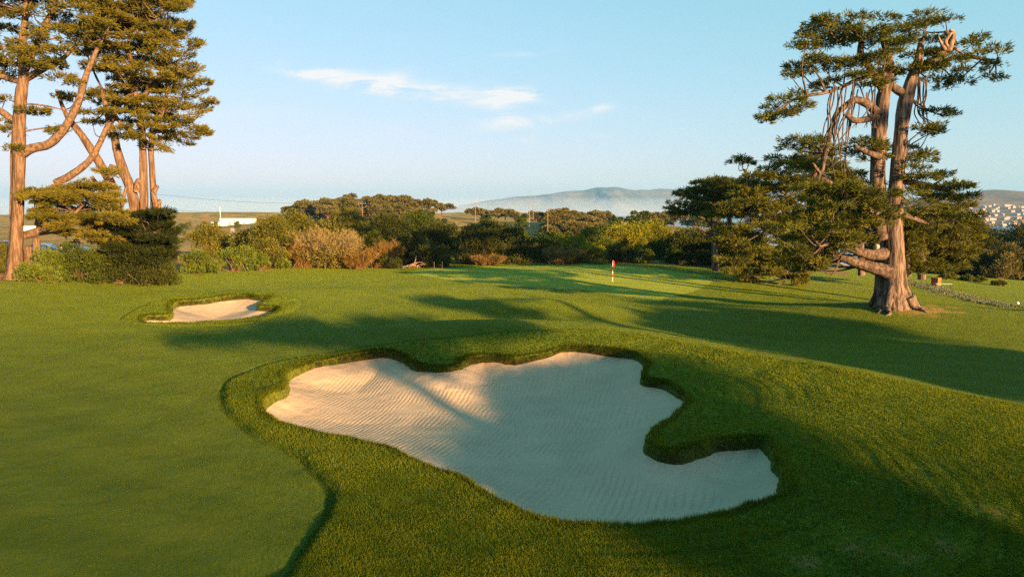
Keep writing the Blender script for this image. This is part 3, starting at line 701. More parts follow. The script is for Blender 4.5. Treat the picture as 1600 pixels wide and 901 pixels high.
recipe_tree("cypress_tree", "dark shaded young cypress in front of the multi-stemmed trunks", 63, (225, 428),
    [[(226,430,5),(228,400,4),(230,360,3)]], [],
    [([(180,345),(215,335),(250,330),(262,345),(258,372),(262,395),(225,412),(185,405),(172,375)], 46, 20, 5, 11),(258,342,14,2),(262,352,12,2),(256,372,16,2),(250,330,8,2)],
    M["shadecyp"], M["bark"], 24, .45, 1.1, .5)

# cypresses behind the hero tree
recipe_tree("cypress_tree", "flat-topped cypress with bare pale trunk beyond the right end of the green", 84, (1117, 424),
    [[(1118,426,6),(1117,390,5),(1116,350,5),(1116,325,4.5),(1120,300,3),(1125,285,2)],[(1150,426,4),(1148,380,3.5),(1140,345,3),(1138,325,3)]],
    [[(1118,385,3),(1132,372,3),(1146,362,2.5),(1160,360,2)],[(1117,360,3),(1105,345,2),(1085,335,1.5)],[(1116,330,3),(1095,318,2),(1065,330,1)],[(1120,310,2.4),(1150,290,2)],[(1117,372,2.5),(1100,360,2),(1080,352,1.4)]],
    [([(1062,302),(1090,295),(1110,282),(1160,280),(1190,300),(1175,315),(1120,312),(1085,310)], 34, 22, 5, 11),([(1042,330),(1060,318),(1110,322),(1150,330),(1130,342),(1080,336)], 18, 18, 4, 10),
     (1128,312,20,9),(1132,322,14,7),(1145,330,20,6)],
    M["cyp"], M["bark"], 31, .6, 1.0, .6)
recipe_tree("cypress_tree", "leaning cypress with small tufted top above the dense boughs left of the twin trunks", 70, (1258, 432),
    [[(1228,430,4),(1226,400,4),(1215,350,4),(1190,310,3),(1170,285,3),(1164,265,2.4)],[(1258,432,5),(1260,400,5),(1262,350,4.5),(1268,300,4),(1275,260,3)],[(1238,432,4,1),(1238,400,4,1)],[(1346,430,5),(1345,380,4.5),(1340,330,4),(1335,280,3)]],
    [[(1215,350,2.5),(1195,330,2),(1175,320,1.5)],[(1262,340,3),(1235,310,2),(1210,290,1.5)],[(1265,320,3),(1295,290,2),(1320,275,1.5)]],
    [([(1150,300),(1175,275),(1210,262),(1260,246),(1320,256),(1365,290),(1350,345),(1310,400),(1285,418),(1245,432),(1225,422),(1190,432),(1150,428),(1122,380),(1120,330)], 165, 23, 4.6, 11),(1251,438,7,3),(1248,430,8,3),(1170,436,7,3),(1166,428,9,3),(1253,444,4,2),(1172,442,4,2),(1162,248,14,4),(1170,255,14,4),(1155,253,10,3),(1200,262,20,4),(1230,255,22,4)],
    M["cyp"], M["bark"], 32, .55, .9, .5, dj=3.5, tb=.56)
recipe_tree("cypress_tree", "sunlit rounded cypress filling the gap right of the twin trunks", 72, (1440, 428),
    [[(1440,436,6),(1440,400,5),(1445,360,4),(1450,335,2)],[(1420,432,4),(1416,390,3.5),(1412,350,3)]],
    [[(1442,400,3),(1470,385,2),(1490,380,1)]],
    [([(1405,335),(1450,325),(1500,330),(1528,345),(1520,375),(1510,405),(1480,420),(1440,424),(1410,418)], 84, 20, 6, 13)],
    M["cyp"], M["bark"], 33, .55, 1.1, .5, tb=.62, dj=2.0)

# ------------------------------------------------------------------ shrubs
def bush(px, py, w, top, kind, label, Y=None, seed=0, stems=True, group=None, name="shrub", cat="shrub"):
    rng = np.random.default_rng(1000 + seed)
    if Y is None: b = ground_at(px, py); Y = b[1]
    else: b = at(px, py, Y)
    zg = gz(b[0], b[1]); k = Y / F
    wd = w * k * 1.12; ztop = at(px, top, Y)[2]; h = max(.6, ztop - zg); b = np.array([b[0], b[1], zg - .05])
    root = empty(name, b, label, cat, group)
    rx, ry = wd / 2, wd / 2 * .8; ls = .0019 * Y
    m = MB(); st = MB()
    if kind in ("dry", "rust"):
        n = int(2400 * wd * h / 10) + 600
        a = rng.random(n) * 2 * math.pi; rr = np.sqrt(rng.random(n)) * .55
        f = rng.random(n) ** .7
        dr = np.stack([np.cos(a) * rx * (.25 + rr), np.sin(a) * ry * (.25 + rr), h * (1.0 - .45 * rr ** 2 * 2) * np.ones(n)], 1)
        st0 = np.stack([np.cos(a) * rx * rr * .55, np.sin(a) * ry * rr * .55, 0 * a], 1)
        C = b + st0 + dr * f[:, None] * .78
        C[:, 2] = np.maximum(C[:, 2], b[2] + .1)
        D = nrm(dr * np.array([1.6, 1.6, 1])) + rng.normal(0, .62, (n, 3)); C = C + .12 * h * np.stack([fbm(C[:, 0] * 1.3, C[:, 2] * 1.3, 3, 2), fbm(C[:, 1] * 1.3, C[:, 2] * 1.3, 4, 2), fbm(C[:, 0] * 1.1, C[:, 1] * 1.1, 5, 2)], 1) * 2
        diamonds(m, C, D, rng.uniform(.35, 1.1, n) * min(h, 3.2) * .22, ls * .15, np.clip(.45 + rng.normal(0, .25, n), 0, 1), rng)
        for q in range(14):
            e = dr[rng.integers(n)]; s0 = b + np.array([rng.normal(0, rx * .25), rng.normal(0, ry * .25), 0])
            st.tube([s0, s0 + e * .5 + rng.normal(0, .15, 3), s0 + e * .85], [.06, .045, .015], 5, 0, .05, rng, .5, False, 3)
        mat = M[kind]
        if kind == "dry":
            n2 = int(n * .3); idx = rng.integers(0, n, n2); C2 = C[idx] + rng.normal(0, .2, (n2, 3)); C2[:, 2] = b[2] + (C2[:, 2] - b[2]) * .6
            mm = MB(); diamonds(mm, C2, rng.normal(0, 1, (n2, 3)) + np.array([0, -.3, .4]), ls * 1.2, ls * .5, rng.random(n2), rng); mm.build("leaves", M["olive"], root, b)
    else:
        nl = int(np.clip(wd * h * 1.1, 18, 70))
        for q in range(nl):
            th = rng.random() * 2 * math.pi; rr = math.sqrt(rng.random()) * .80; zf = math.sqrt(1 - rr * rr) * .84 * rng.random() ** .75 + .0
            lc = b + np.array([math.cos(th) * rx * rr, math.sin(th) * ry * rr, zf * h]); lr = min(wd, h) * rng.uniform(.19, .31)
            lt = np.clip(.45 + rng.normal(0, .16), .1, .9)
            n = int(7.5 * (lr / ls) ** 2) + 40
            nsub = max(6, int(n / 22)); sc_ = sph(rng, nsub); sc_[:, 2] = np.abs(sc_[:, 2]) * .95 - .25
            for u in sc_:
                cc = lc + u * lr * rng.uniform(.6, 1.05) * np.array([1, 1, .9]); ns = 22
                w_ = sph(rng, ns); P = cc + w_ * lr * .34
                D = w_ * .7 + u * .8 + np.array([0, 0, .35]) + rng.normal(0, .35, (ns, 3))
                diamonds(m, P, D, ls * rng.uniform(.9, 1.7, ns), ls * .42, np.clip(lt + rng.normal(0, .13, ns), 0, 1), rng)
            st.tube([b + np.array([rng.normal(0, rx * .12), rng.normal(0, ry * .12), 0]), (b + lc) / 2 + rng.normal(0, .15, 3), lc], [.03 + .012 * h, .02 + .008 * h, .012], 5, 0, .05, rng, .5, False, 3)
        mat = M[kind]
    m.build("leaves" if kind not in ("dry", "rust") else "twigs", mat, root, b)
    if stems: st.build("stems", M["stem"], root, b)
    return root

BUSH = [
 (2,434,48,372,"olive","pale green shrub cut by the left frame edge beside the big trunk"),
 (66,433,58,378,"green","rounded light green shrub right of the massive left trunk"),
 (86,434,44,408,"green","low green shrub in front of the rounded one by the left trunk"),
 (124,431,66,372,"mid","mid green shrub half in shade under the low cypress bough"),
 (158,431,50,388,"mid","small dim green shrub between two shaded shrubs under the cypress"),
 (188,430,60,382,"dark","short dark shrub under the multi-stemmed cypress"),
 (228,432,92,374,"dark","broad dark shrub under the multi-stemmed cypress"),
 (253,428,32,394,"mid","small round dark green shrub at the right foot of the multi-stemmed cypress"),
 (308,427,44,386,"green","bright green shrub leftmost of the sunlit ones below the road"),
 (330,427,22,404,"green","smallest bright green shrub between two larger sunlit ones"),
 (366,424,58,379,"green","widest bright green shrub below the road sign"),
 (407,423,26,391,"green","small bright green shrub with a visible stem right of the widest one"),
 (442,420,20,400,"green","tiny vivid green shrub beside the start of the long shadow stripe"),
]
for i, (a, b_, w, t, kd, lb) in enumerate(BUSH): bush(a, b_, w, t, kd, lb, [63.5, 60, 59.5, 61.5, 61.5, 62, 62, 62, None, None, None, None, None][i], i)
BUSH2 = [
 (330,398,52,345,"olive",95,"wispy olive shrub standing in front of the road left of the road sign"),
 (392,405,54,352,"olive",92,"olive shrub with a leaning stem right of the road sign"),
 (428,420,70,336,"olive",88,"tall olive shrub left of the dry twiggy one"),
 (462,415,60,322,"olive",96,"tallest olive shrub with a dark gap behind the dry twiggy one"),
 (415,412,50,362,"olive",84,"olive shrub in front of the tall olive one"),
 (512,418,112,346,"dry",88,"big dry twiggy shrub glowing pinkish brown in the sun"),
 (476,418,50,372,"rust",87,"rusty brown undergrowth at the left foot of the dry twiggy shrub"),
 (560,417,60,385,"rust",86.5,"rusty brown undergrowth at the right foot of the dry twiggy shrub"),
 (545,408,84,326,"olive",100,"olive tree crown rising behind the dry twiggy shrub beside a power pole"),
 (585,395,34,352,"yell",92,"small yellow-green shrub top right of the dry twiggy one"),
 (602,416,46,366,"rust",89,"reddish brown scrub right of the dry twiggy shrub"),
 (612,414,34,392,"dark",88,"low dark green shrub in front of the reddish scrub"),
 (605,390,66,330,"dark",118,"dark round tree behind the reddish scrub, right of the power pole"),
 (655,388,60,328,"mid",122,"dark green tree with an open trunk left of the shaded shrubs"),
 (640,413,64,358,"dark",94,"dark grey-green shrub in the middle of the shrub belt"),
 (675,413,54,372,"dark",90,"dark shrub at the belt's front edge by the thin stakes"),
 (697,413,24,396,"mid",88.5,"small green shrub at the front edge right of the thin stakes"),
 (690,400,80,342,"dark",104,"broad dark tree crown behind the shrub by the stakes"),
 (748,411,64,352,"dark",95,"dark shrub with a pale stem above rusty undergrowth"),
 (762,411,60,394,"rust",92,"rusty brown undergrowth under the dark shrubs behind the green"),
 (765,395,84,338,"dark",112,"dark wide tree top below the three power poles"),
 (800,411,48,368,"dark",96,"dark green shrub behind the far edge of the green"),
 (826,413,48,366,"dark",97,"very dark shrub left of the orange scrub"),
 (852,411,42,364,"olive",97,"grey-green shrub touching the orange scrub on its left"),
 (880,413,64,380,"rust",94,"bright orange-brown scrub behind the green left of the flag"),
 (893,402,66,362,"yell",100,"yellow-green shrub standing behind the orange-brown scrub"),
 (918,412,46,372,"yell",96,"yellow-green shrub at the right end of the orange scrub"),
 (932,400,62,350,"mid",108,"rounded mid green tree behind the flag"),
 (966,412,62,376,"dark",99,"dark shrub right behind the flag"),
 (1000,413,46,380,"mid",97,"mid green shrub lit on one side right of the flag"),
 (1030,402,52,364,"mid",104,"mid green tree in the second row right of the flag"),
 (1056,416,56,374,"mid",96,"broad green shrub at the edge left of the flat-topped cypress"),
 (978,396,76,342,"yell",116,"big golden-green tree crown lit by the sun above the flag"),
 (1016,386,54,338,"yell",124,"smaller golden-green tree crown right of the biggest one"),
 (1072,388,44,350,"yell",112,"yellow-green crown just left of the flat-topped cypress"),
 (950,386,56,346,"mid",126,"dark green domed tree left of the golden crowns"),
 (1080,418,84,352,"dark",98,"tall dark crown filling the space under the flat-topped cypress"),
 (1148,421,80,345,"dark",96,"tall dark crown between the pale trunk and the drooping boughs"),
 (1092,422,56,388,"dark",92,"dark shrub at the foot of the flat-topped cypress"),
 (1136,424,44,392,"dark",90,"dark shrub between the flat-topped cypress and the leaning one"),
 (1172,408,50,372,"mid",92,"green shrub partly hidden behind the drooping boughs"),
 (1075,400,60,366,"dark",108,"dark crown behind the shrubs left of the flat-topped cypress"),
 (1200,416,60,385,"dark",100,"dark shrub seen under the drooping boughs"),
]
for i, (a, b_, w, t, kd, Y, lb) in enumerate(BUSH2): bush(a, b_, w, t, kd, lb, Y, 100 + i)

# dark wood falling to the lake on the right
lab = "dark shaded tree in the wood between the sloping fairway and the lake"
for i, (a, b_, w, t, kd, Y) in enumerate([(1480,440,70,352,"dark",128),(1515,445,64,345,"dark",118),(1545,450,56,390,"dark",112),(1500,440,90,338,"dark",165),(1560,440,84,336,"dark",160),(1612,440,90,336,"dark",150),(1535,420,80,345,"dark",190),(1600,430,60,372,"dark",128),(1440,440,60,350,"dark",150),(1640,450,80,350,"dark",120),(1585,425,50,395,"dark",132),(1400,430,80,350,"dark",160)]):
    bush(a, b_, w, t, kd, lab, Y, 300 + i, True, "trees of the dark wood by the lake", "broadleaf_tree", "tree")
bush(1566, 405, 40, 364, "grove", "single tan sunlit tree standing out from the dark wood by the lake", 110, 330, True, None, "broadleaf_tree", "tree")
for i, (a, b_, w, t) in enumerate([(1480,436,26,424),(1508,438,20,428),(1530,441,18,431),(1560,446,18,437)]):
    bush(a, b_, w, t, "olive", "low weedy tuft along the foot of the dark wood beside the sloping fairway", None, 340 + i, False, "weedy tufts below the dark wood", "shrub", "shrub")

# far groves: two prototype trees, copied
def proto(seed, mat, wd, h, flat):
    rng = np.random.default_rng(seed); root = empty("grove_tree", (0, 0, 0), "", "tree")
    st = MB(); m = MB()
    st.tube([[0, 0, -.5], [.2, .1, h * .4], [.1, -.2, h * .75]], [.35, .25, .1], 6, 0, .05, rng)
    for q in range(15):
        th = rng.random() * 6.28; rr = math.sqrt(rng.random()) * .75
        lc = np.array([math.cos(th) * wd / 2 * rr, math.sin(th) * wd / 2 * rr, h * (rng.uniform(.5, .92) if flat else rng.uniform(.2, .88)) * (1 - .2 * rr)]); lr = wd * rng.uniform(.13, .22)
        st.tube([[.1, 0, h * .35], (lc + [0, 0, h * .3]) / 2, lc], [.14, .1, .05], 4, 0, 0, rng, .5, False, 2)
        n = 150; u = sph(rng, n); u[:, 2] = np.abs(u[:, 2]) * .9 - .2
        diamonds(m, lc + u * lr * np.array([1, 1, .6 if flat else .8]) * rng.uniform(.7, 1.1, (n, 1)), u + [0, 0, .4] + rng.normal(0, .4, (n, 3)), rng.uniform(.5, 1.1, n), .28, np.clip(.5 + rng.normal(0, .15) + rng.normal(0, .12, n), 0, 1), rng)
    st.build("trunk", M["stem"], root, (0, 0, 0)); m.build("crown", mat, root, (0, 0, 0)); return root
PR = [proto(50, M["grove"], 9, 8, False), proto(51, M["grove"], 11, 7.5, True), proto(52, M["mid"], 9, 8, False)]
used = set()
def far_tree(k, x, y, s, label, group, rng):
    o = PR[k] if k not in used else copy_tree(PR[k]); used.add(k)
    o.location = (x, y, gz(x, y) - .2); o.rotation_euler = (0, 0, rng.random() * 6.28); o.scale = (s * rng.uniform(.9, 1.15), s * rng.uniform(.9, 1.15), s * rng.uniform(.85, 1.1))
    tag(o, label, "tree", group)
rng = np.random.default_rng(8)
for i in range(85):
    a = rng.random() * 6.28; r = math.sqrt(rng.random()); x = -76 + math.cos(a) * r * 42; y = 372 + math.sin(a) * r * 40
    far_tree(int(rng.integers(0, 2)), x, y, rng.uniform(.85, 1.3), "rounded brownish green tree in the dense stand on the low hill left of centre", "trees on the low hill", rng)
for a, b_, Y in [(752,340,360),(765,338,350),(778,336,370),(790,335,360),(800,338,352),(742,342,345),(842,340,380),(838,345,360)]:
    p = at(a, b_, Y); far_tree(1, p[0], p[1], rng.uniform(.75, 1.0), "flat-topped tree on the tan meadow rise by the power poles", "flat-topped trees on the meadow rise", rng)
for i in range(34):
    Y = rng.uniform(265, 320); a = rng.uniform(858, 935); p = at(a, 350, Y); far_tree(int(rng.integers(0, 2)), p[0], p[1], rng.uniform(.7, 1.0), "brownish tree in the even-topped stand right of the power poles", "even-topped stand right of the poles", rng)
for i in range(26):
    Y = rng.uniform(300, 480); a = rng.uniform(935, 1120); p = at(a, 350, Y); far_tree(int(rng.integers(1, 3)), p[0], p[1], rng.uniform(.9, 1.25), "far tree above the golden crowns and below the hazy mountain", "far trees below the mountain", rng)
for i in range(26):
    Y = rng.uniform(200, 330); a = rng.uniform(600, 860); p = at(a, 365, Y); far_tree(2, p[0], p[1], rng.uniform(.55, .8), "low dark green tree behind the shrub belt under the meadow", "low trees behind the shrub belt", rng)
for i in range(44):
    Y = rng.uniform(205, 430); a = rng.uniform(235, 520); p = at(a, 365, Y); far_tree(int(rng.choice([0, 2])), p[0], p[1], rng.uniform(.18, .34) * (1 + .5 * (Y > 330)), "low dark scrub bush on the open dunes left of the wooded hill", "scrub bushes on the dunes", rng)
for i in range(16):
    Y = rng.uniform(130, 200); a = rng.uniform(640, 1000); p = at(a, 380, Y); far_tree(2, p[0], p[1], rng.uniform(.6, .8), "mid green tree between the shrub belt and the meadow", "trees between belt and meadow", rng)

# ------------------------------------------------------------------ trees behind the camera that throw the long shadows
def uv_of(p):
    u = -SY * p[0] + SX * p[1]; v = -SX * p[0] - SY * p[1]; return u, v + p[2] / TAN
def xy_of(u, v): return -SY * u - SX * v, SX * u - SY * v
def shade_tree(name, label, u0, vb, polys, seed, trunks=((0, 0),), rpad=(1.3, .3), tops=()):
    rng = np.random.default_rng(seed); x, y = xy_of(u0, vb); b = np.array([x, y, gz(x, y)])
    root = empty(name, b, label, "tree"); pads = []; zmax = 6
    for poly, n, mind in polys:
        for a, c in fill(poly, n, rng, mind):
            p = ground_at(a, c, lambda X, Y_: float(ground_parts(np.array([X]), np.array([Y_]))[0][0] + .15)) if False else ground_at(a, c, shadez)
            u, v = uv_of(p); vv = vb + rng.uniform(-3, 3); z = (v - vv) * TAN; X, Y_ = xy_of(u, vv)
            if z < 2.5: continue
            pads.append((np.array([X, Y_, z]), (rpad[0] * rng.uniform(.7, 1.2), rpad[0] * .9, rpad[1] * rng.uniform(.7, 1.2))))
    for u, v, ru, rz in tops:
        vv = vb + rng.uniform(-1, 1); X, Y_ = xy_of(u, vv); pads.append((np.array([X, Y_, (v - vv) * TAN]), (ru, ru, rz)))
    zmax = max(p[0][2] for p in pads); joints = []
    m = MB()
    for du, lean in trunks:
        P = []
        for f in (0, .3, .6, .85, 1.0):
            X, Y_ = xy_of(u0 + du + lean * f + rng.normal(0, .12), vb); P.append(np.array([X, Y_, b[2] - .2 + f * (zmax - b[2])]))
        m.tube(P, [.75, .55, .42, .3, .15], 10, .06, .03, rng); joints += P[1:]
    m.build("trunk", M["bark"], root, b, True)
    m = MB(); twigs_to(m, pads, joints, rng, .09)
    for c, r in pads: pad(m, rng, c, r, .6, 1.15, .55)
    m.build("crown", [M["cyp"], M["limb"]], root, b)
_SG = dict(x=GX, y=GY)
def shadez(x, y):
    ix = min(max(int(np.searchsorted(GX, x)), 1), nx - 1); iy = min(max(int(np.searchsorted(GY, y)), 1), ny - 1)
    s = min(s1[iy, ix], s2[iy, ix])
    if s < 0: return float(max(sa1[iy, ix] if s1[iy, ix] < 0 else -9, sa2[iy, ix] if s2[iy, ix] < 0 else -9))
    return float(zz[iy, ix])
A = [(940,562),(860,580),(800,598),(790,612),(830,650),(775,700),(750,730),(800,765),(880,792),(1000,795),(1085,780),(1095,740),(1030,710),(985,640),(950,600),(930,566)]
C = [(850,516),(760,508),(700,503),(600,498),(520,505),(470,498),(420,508),(390,518),(330,522),(270,535),(310,538),(420,532),(540,538),(600,545),(700,530),(840,518)]
shade_tree("cypress_tree", "large cypress behind the viewpoint that shades the big bunker", 15.5, -62, [(A, 130, 20), (C, 55, 18)], 71, ((0, 0),))
B = [(1034,462),(1034,508),(1060,518),(1200,548),(1400,582),(1600,622),(1700,600),(1680,566),(1600,556),(1500,546),(1420,534),(1370,518),(1290,502),(1200,496),(1130,478),(1060,466)]
D = [(640,466),(735,467),(795,485),(845,500),(765,481),(700,471)]
shade_tree("cypress_tree", "broad cypress behind the viewpoint that shades the swale under the twin-trunked cypress", 36, -45, [(B, 130, 20), (D, 9, 14)], 72, ((-3.2, 1.0), (1.5, 0)), (1.4, .3))
shade_tree("cypress_tree", "slender cypress off to the right whose trunk shadow crosses the green", 54.5, -30, [], 73, ((0, .4), (2.2, .3)), (1.6, .4), [(50.3, 66, 1.6, .6), (50.8, 75, 1.9, .7), (50.2, 86, 1.9, .7), (51.2, 97, 2, .7), (49.6, 104, 1.8, .5), (53, 108, 2.4, .7), (54.5, 98, 2.2, .6), (48, 96, 2, .5)])
shade_tree("cypress_tree", "leaning cypress off to the right beyond the slender one", 63, -20, [], 74, ((0, .5),), (1.6, .4), [(62, 108, 2.6, .8), (64, 100, 2.4, .7), (61, 114, 2.5, .8), (65, 118, 2, .5)])

# ------------------------------------------------------------------ small things on the course
p = ground_at(957, 440)
fl = empty("golf_flagstick", (p[0], p[1], shadez(p[0], p[1])), "red and white striped flagstick with a red flag standing on the putting green", "flagstick")
m = MB(); m.tube([[0, 0, -.1], [0, 0, 2.15]], [.035, .03], 8); m.build("pole", M["white"], fl)
for z0, z1 in ((.42, .80), (1.12, 1.42)):
    m = MB(); m.tube([[0, 0, z0], [0, 0, z1]], [.041, .041], 8); m.build("red_band", M["red"], fl)
m = MB(); n = 7
for sgn in (1, -1):
    V = [[.03 + i / n * .17, .02 * math.sin(i * 1.3) + sgn * .004, 2.15 - j * .52 - i / n * .10] for i in range(n + 1) for j in (0, 1)]
    m.add(V, [[2 * i, 2 * i + 1, 2 * i + 3, 2 * i + 2] for i in range(n)])
m.build("flag", M["flag"], fl)
m = MB(); m.tube([[0, 0, .006], [0, 0, .012]], [.08, .08], 14); m.build("hole_cup", M["black"], fl)

p = ground_at(1462, 446)
o = empty("wooden_bin", (p[0], p[1], shadez(p[0], p[1])), "square red-brown wooden bin standing next to the bench on the sloping fairway", "bin", None, .6)
m = MB()
for a in range(4):
    for q in range(5):
        x = -.32 + q * .16; ca, sa = math.cos(a * math.pi / 2), math.sin(a * math.pi / 2)
        m.box((x * ca - .38 * sa, x * sa + .38 * ca, .47), (.07, .018, .45), .5, a * math.pi / 2)
m.box((0, 0, .06), (.36, .36, .04)); m.build("slat_box", M["redwood"], o)
m = MB(); m.box((0, 0, .95), (.43, .43, .03)); m.box((0, 0, .985), (.25, .25, .02)); m.build("lid", M["redwood"], o)
p = ground_at(1474, 449)
o = empty("bench", (p[0], p[1], shadez(p[0], p[1])), "low dark bench with grey plank seat beside the red-brown bin", "bench", None, -.25)
m = MB()
for q in range(3): m.box((0, -.15 + q * .15, .47), (.85, .065, .025))
m.build("seat", M["grey"], o)
for sx in (-.7, .7):
    for sy in (-.14, .14):
        m = MB(); m.box((sx, sy, .22), (.035, .035, .22)); m.build("leg", M["black"], o)
for px_, py_ in ((678.5, 422), (691, 422)):
    p = ground_at(px_, py_); m = MB(); m.tube([[0, 0, -.1], [0, 0, .95], [0.01, 0, 1.0]], [.04, .04, .02], 7, 0, 0, R, .5, True, 2)
    o = m.build("stake", M["black"], None, (0, 0, 0)); o.location = (p[0], p[1], shadez(p[0], p[1]))
    tag(o, "thin dark stake standing at the edge of the green in front of the shrubs", "stake", "thin stakes by the shrubs")
p = ground_at(1590, 475)
m = MB(); m.tube([[0, 0, 0], [0, 0, .06], [0, 0, .16], [0, 0, .24]], [.08, .13, .13, .05], 10, 0, 0, R, .5, True, 3)
o = m.build("tee_marker", M["white"], None, (0, 0, 0), True); o.location = (p[0], p[1], shadez(p[0], p[1])); tag(o, "small white tee marker on the shaded fairway at the right edge", "tee marker")
# litter of dead wood among the shrubs
m = MB(); rng = np.random.default_rng(3); q = at(642, 411, 87.5); q[2] = gz(q[0], q[1])
for k in range(6):
    a = rng.normal(.3, .4); m.tube([[rng.normal(0, .5), rng.normal(0, .3), .1], [math.cos(a) * 1.2, rng.normal(0, .3), .5 + rng.normal(0, .2)], [math.cos(a) * 2.2, rng.normal(0, .4), .7 + rng.normal(0, .5)]], [.09, .07, .03], 6, 0, .05, rng)
o = m.build("dead_branch", M["deadw"]); o.location = q; tag(o, "bleached fallen branch lying at the foot of the shrub belt left of the stakes", "branch")
# plant strip along the sloping fairway
m = MB(); k = 9000; idx = rng.integers(0, len(PALE), k); X = PALE[idx, 0] + rng.normal(0, .75, k); Y_ = PALE[idx, 1] + rng.normal(0, .8, k); Z = base(X, Y_)
diamonds(m, np.stack([X, Y_, Z], 1), rng.normal(0, .5, (k, 3)) + [0, 0, .9], rng.uniform(.1, .3, k), .05, rng.random(k), rng)
o = m.build("ground_cover", leafmat("pale_ground_cover", (.07, .10, .06), (.19, .23, .14), .2)); tag(o, "pale grey-green ground cover strip behind the right mound", "plants", kind="stuff")

# ------------------------------------------------------------------ road, signs, building, cars, poles
m = MB(); xs = np.linspace(-230, 30, 90); cy = 186 + .02 * xs
L_ = np.stack([xs, cy - 4, base(xs, cy) + .12], 1); R_ = np.stack([xs, cy + 4, base(xs, cy) + .12], 1)
m.add(np.concatenate([L_, R_]), [[i, i + 1, 90 + i + 1, 90 + i] for i in range(89)])
o = m.build("road", M["asphalt"]); tag(o, kind="structure")
m = MB()
for s_ in (-3.7, 3.7, 0):
    l = np.stack([xs, cy + s_ - .08, base(xs, cy) + .13], 1); r_ = np.stack([xs, cy + s_ + .08, base(xs, cy) + .13], 1)
    m.add(np.concatenate([l, r_]), [[i, i + 1, 90 + i + 1, 90 + i] for i in range(89)])
o = m.build("road_marking", M["white"]); tag(o, kind="structure")

p = at(365, 398, 150); zb = gz(p[0], p[1])
o = empty("road_sign", (p[0], p[1], zb), "pair of grey sign backs stacked on one post beside the road", "road sign")
zt = at(365, 355, 150)[2] - zb
m = MB(); m.tube([[0, .05, -.2], [0, .05, zt]], [.05, .05], 8); m.build("post", M["black"], o)
m = MB(); m.box((0, 0, zt - .75), (.42, .015, .6)); m.build("sign_panel", M["signback"], o)
m = MB(); m.box((0, 0, zt - 2.3), (.48, .015, .8)); m.build("sign_panel", M["signback"], o)

p = at(373, 352, 430); zb = gz(p[0], p[1])
o = empty("white_building", (p[0], p[1], zb), "long low white building on the dunes left of centre", "building")
m = MB(); m.box((0, 0, 1.9), (10, 4, 2.6)); m.build("wall", M["white"], o)
m = MB(); m.box((0, 0, 4.6), (10.25, 4.25, .12)); m.build("roof", M["roof"], o)
m = MB(); m.box((-13, 0, .8), (3, 3, 1.5)); m.build("low_wing", M["white"], o)
for sx in (-4, 5):
    m = MB(); m.box((sx, -4.02, .9), (.9, .03, 1.2)); m.build("door", M["hwall"], o)
p = at(345, 350, 420); zb = gz(p[0], p[1]); zt = at(345, 324, 420)[2] - zb
o = empty("mast", (p[0], p[1], zb), "thin white mast left of the long white building", "mast")
m = MB(); m.tube([[0, 0, -.5], [0, 0, zt * .6], [0, 0, zt]], [.22, .16, .10], 8); m.build("pole", M["white"], o)
m = MB(); m.box((0, 0, zt + .2), (.35, .25, .3)); m.build("lamp_head", M["grey"], o)

def pole(px, top, Y, arm, label):
    p = at(px, top, Y); zb = gz(p[0], p[1]); h = p[2] - zb
    o = empty("power_pole", (p[0], p[1], zb), label, "power pole")
    r = .00042 * Y
    m = MB(); m.tube([[0, 0, -.5], [0, 0, h * .5], [0, 0, h]], [r * 1.25, r * 1.1, r * .9], 8); m.build("pole", M["wood"], o)
    if arm:
        m = MB(); m.box((0, -r * 1.2, h - .6), (arm, r * .4, r * .45)); m.build("crossarm", M["wood"], o)
        for q in (-.85, -.3, .3, .85):
            m = MB(); m.tube([[q * arm, -r * 1.2, h - .6 + r * .45], [q * arm, -r * 1.2, h - .6 + r * .45 + .35]], [r * .4, r * .3], 6); m.build("insulator", M["grey"], o)
    return o, np.array([p[0], p[1], p[2] - .3])
pole(565.5, 315, 190, 1.15, "sunlit wooden power pole with crossarm in front of the wooded hill")
pole(742.5, 315, 330, 1.6, "dark power pole with crossarm standing alone on the tan meadow")
pole(827, 322, 300, .7, "slim pale power pole leftmost of the three close together")
pole(833, 320, 285, .0, "tallest pale pole without crossarm, middle of the three close together")
pole(856, 327, 260, .8, "pale power pole with crossarm rightmost of the three close together")
def wire(pts, label):
    P = [at(*q) for q in pts]; m = MB(); m.tube(P, [.035] * len(P), 5, 0, 0, R, .5, False, 6); o = m.build("power_line", M["black"]); tag(o, label, "power line")
wire([(240, 303, 230), (330, 312, 222), (420, 317, 212), (500, 318, 200), (565, 318, 190)], "upper power line sagging across the sky left of the sunlit pole")
wire([(240, 326, 230), (300, 330, 224), (400, 333, 214), (480, 328, 204), (565, 324, 190)], "lower power line hanging over the dunes left of the sunlit pole")

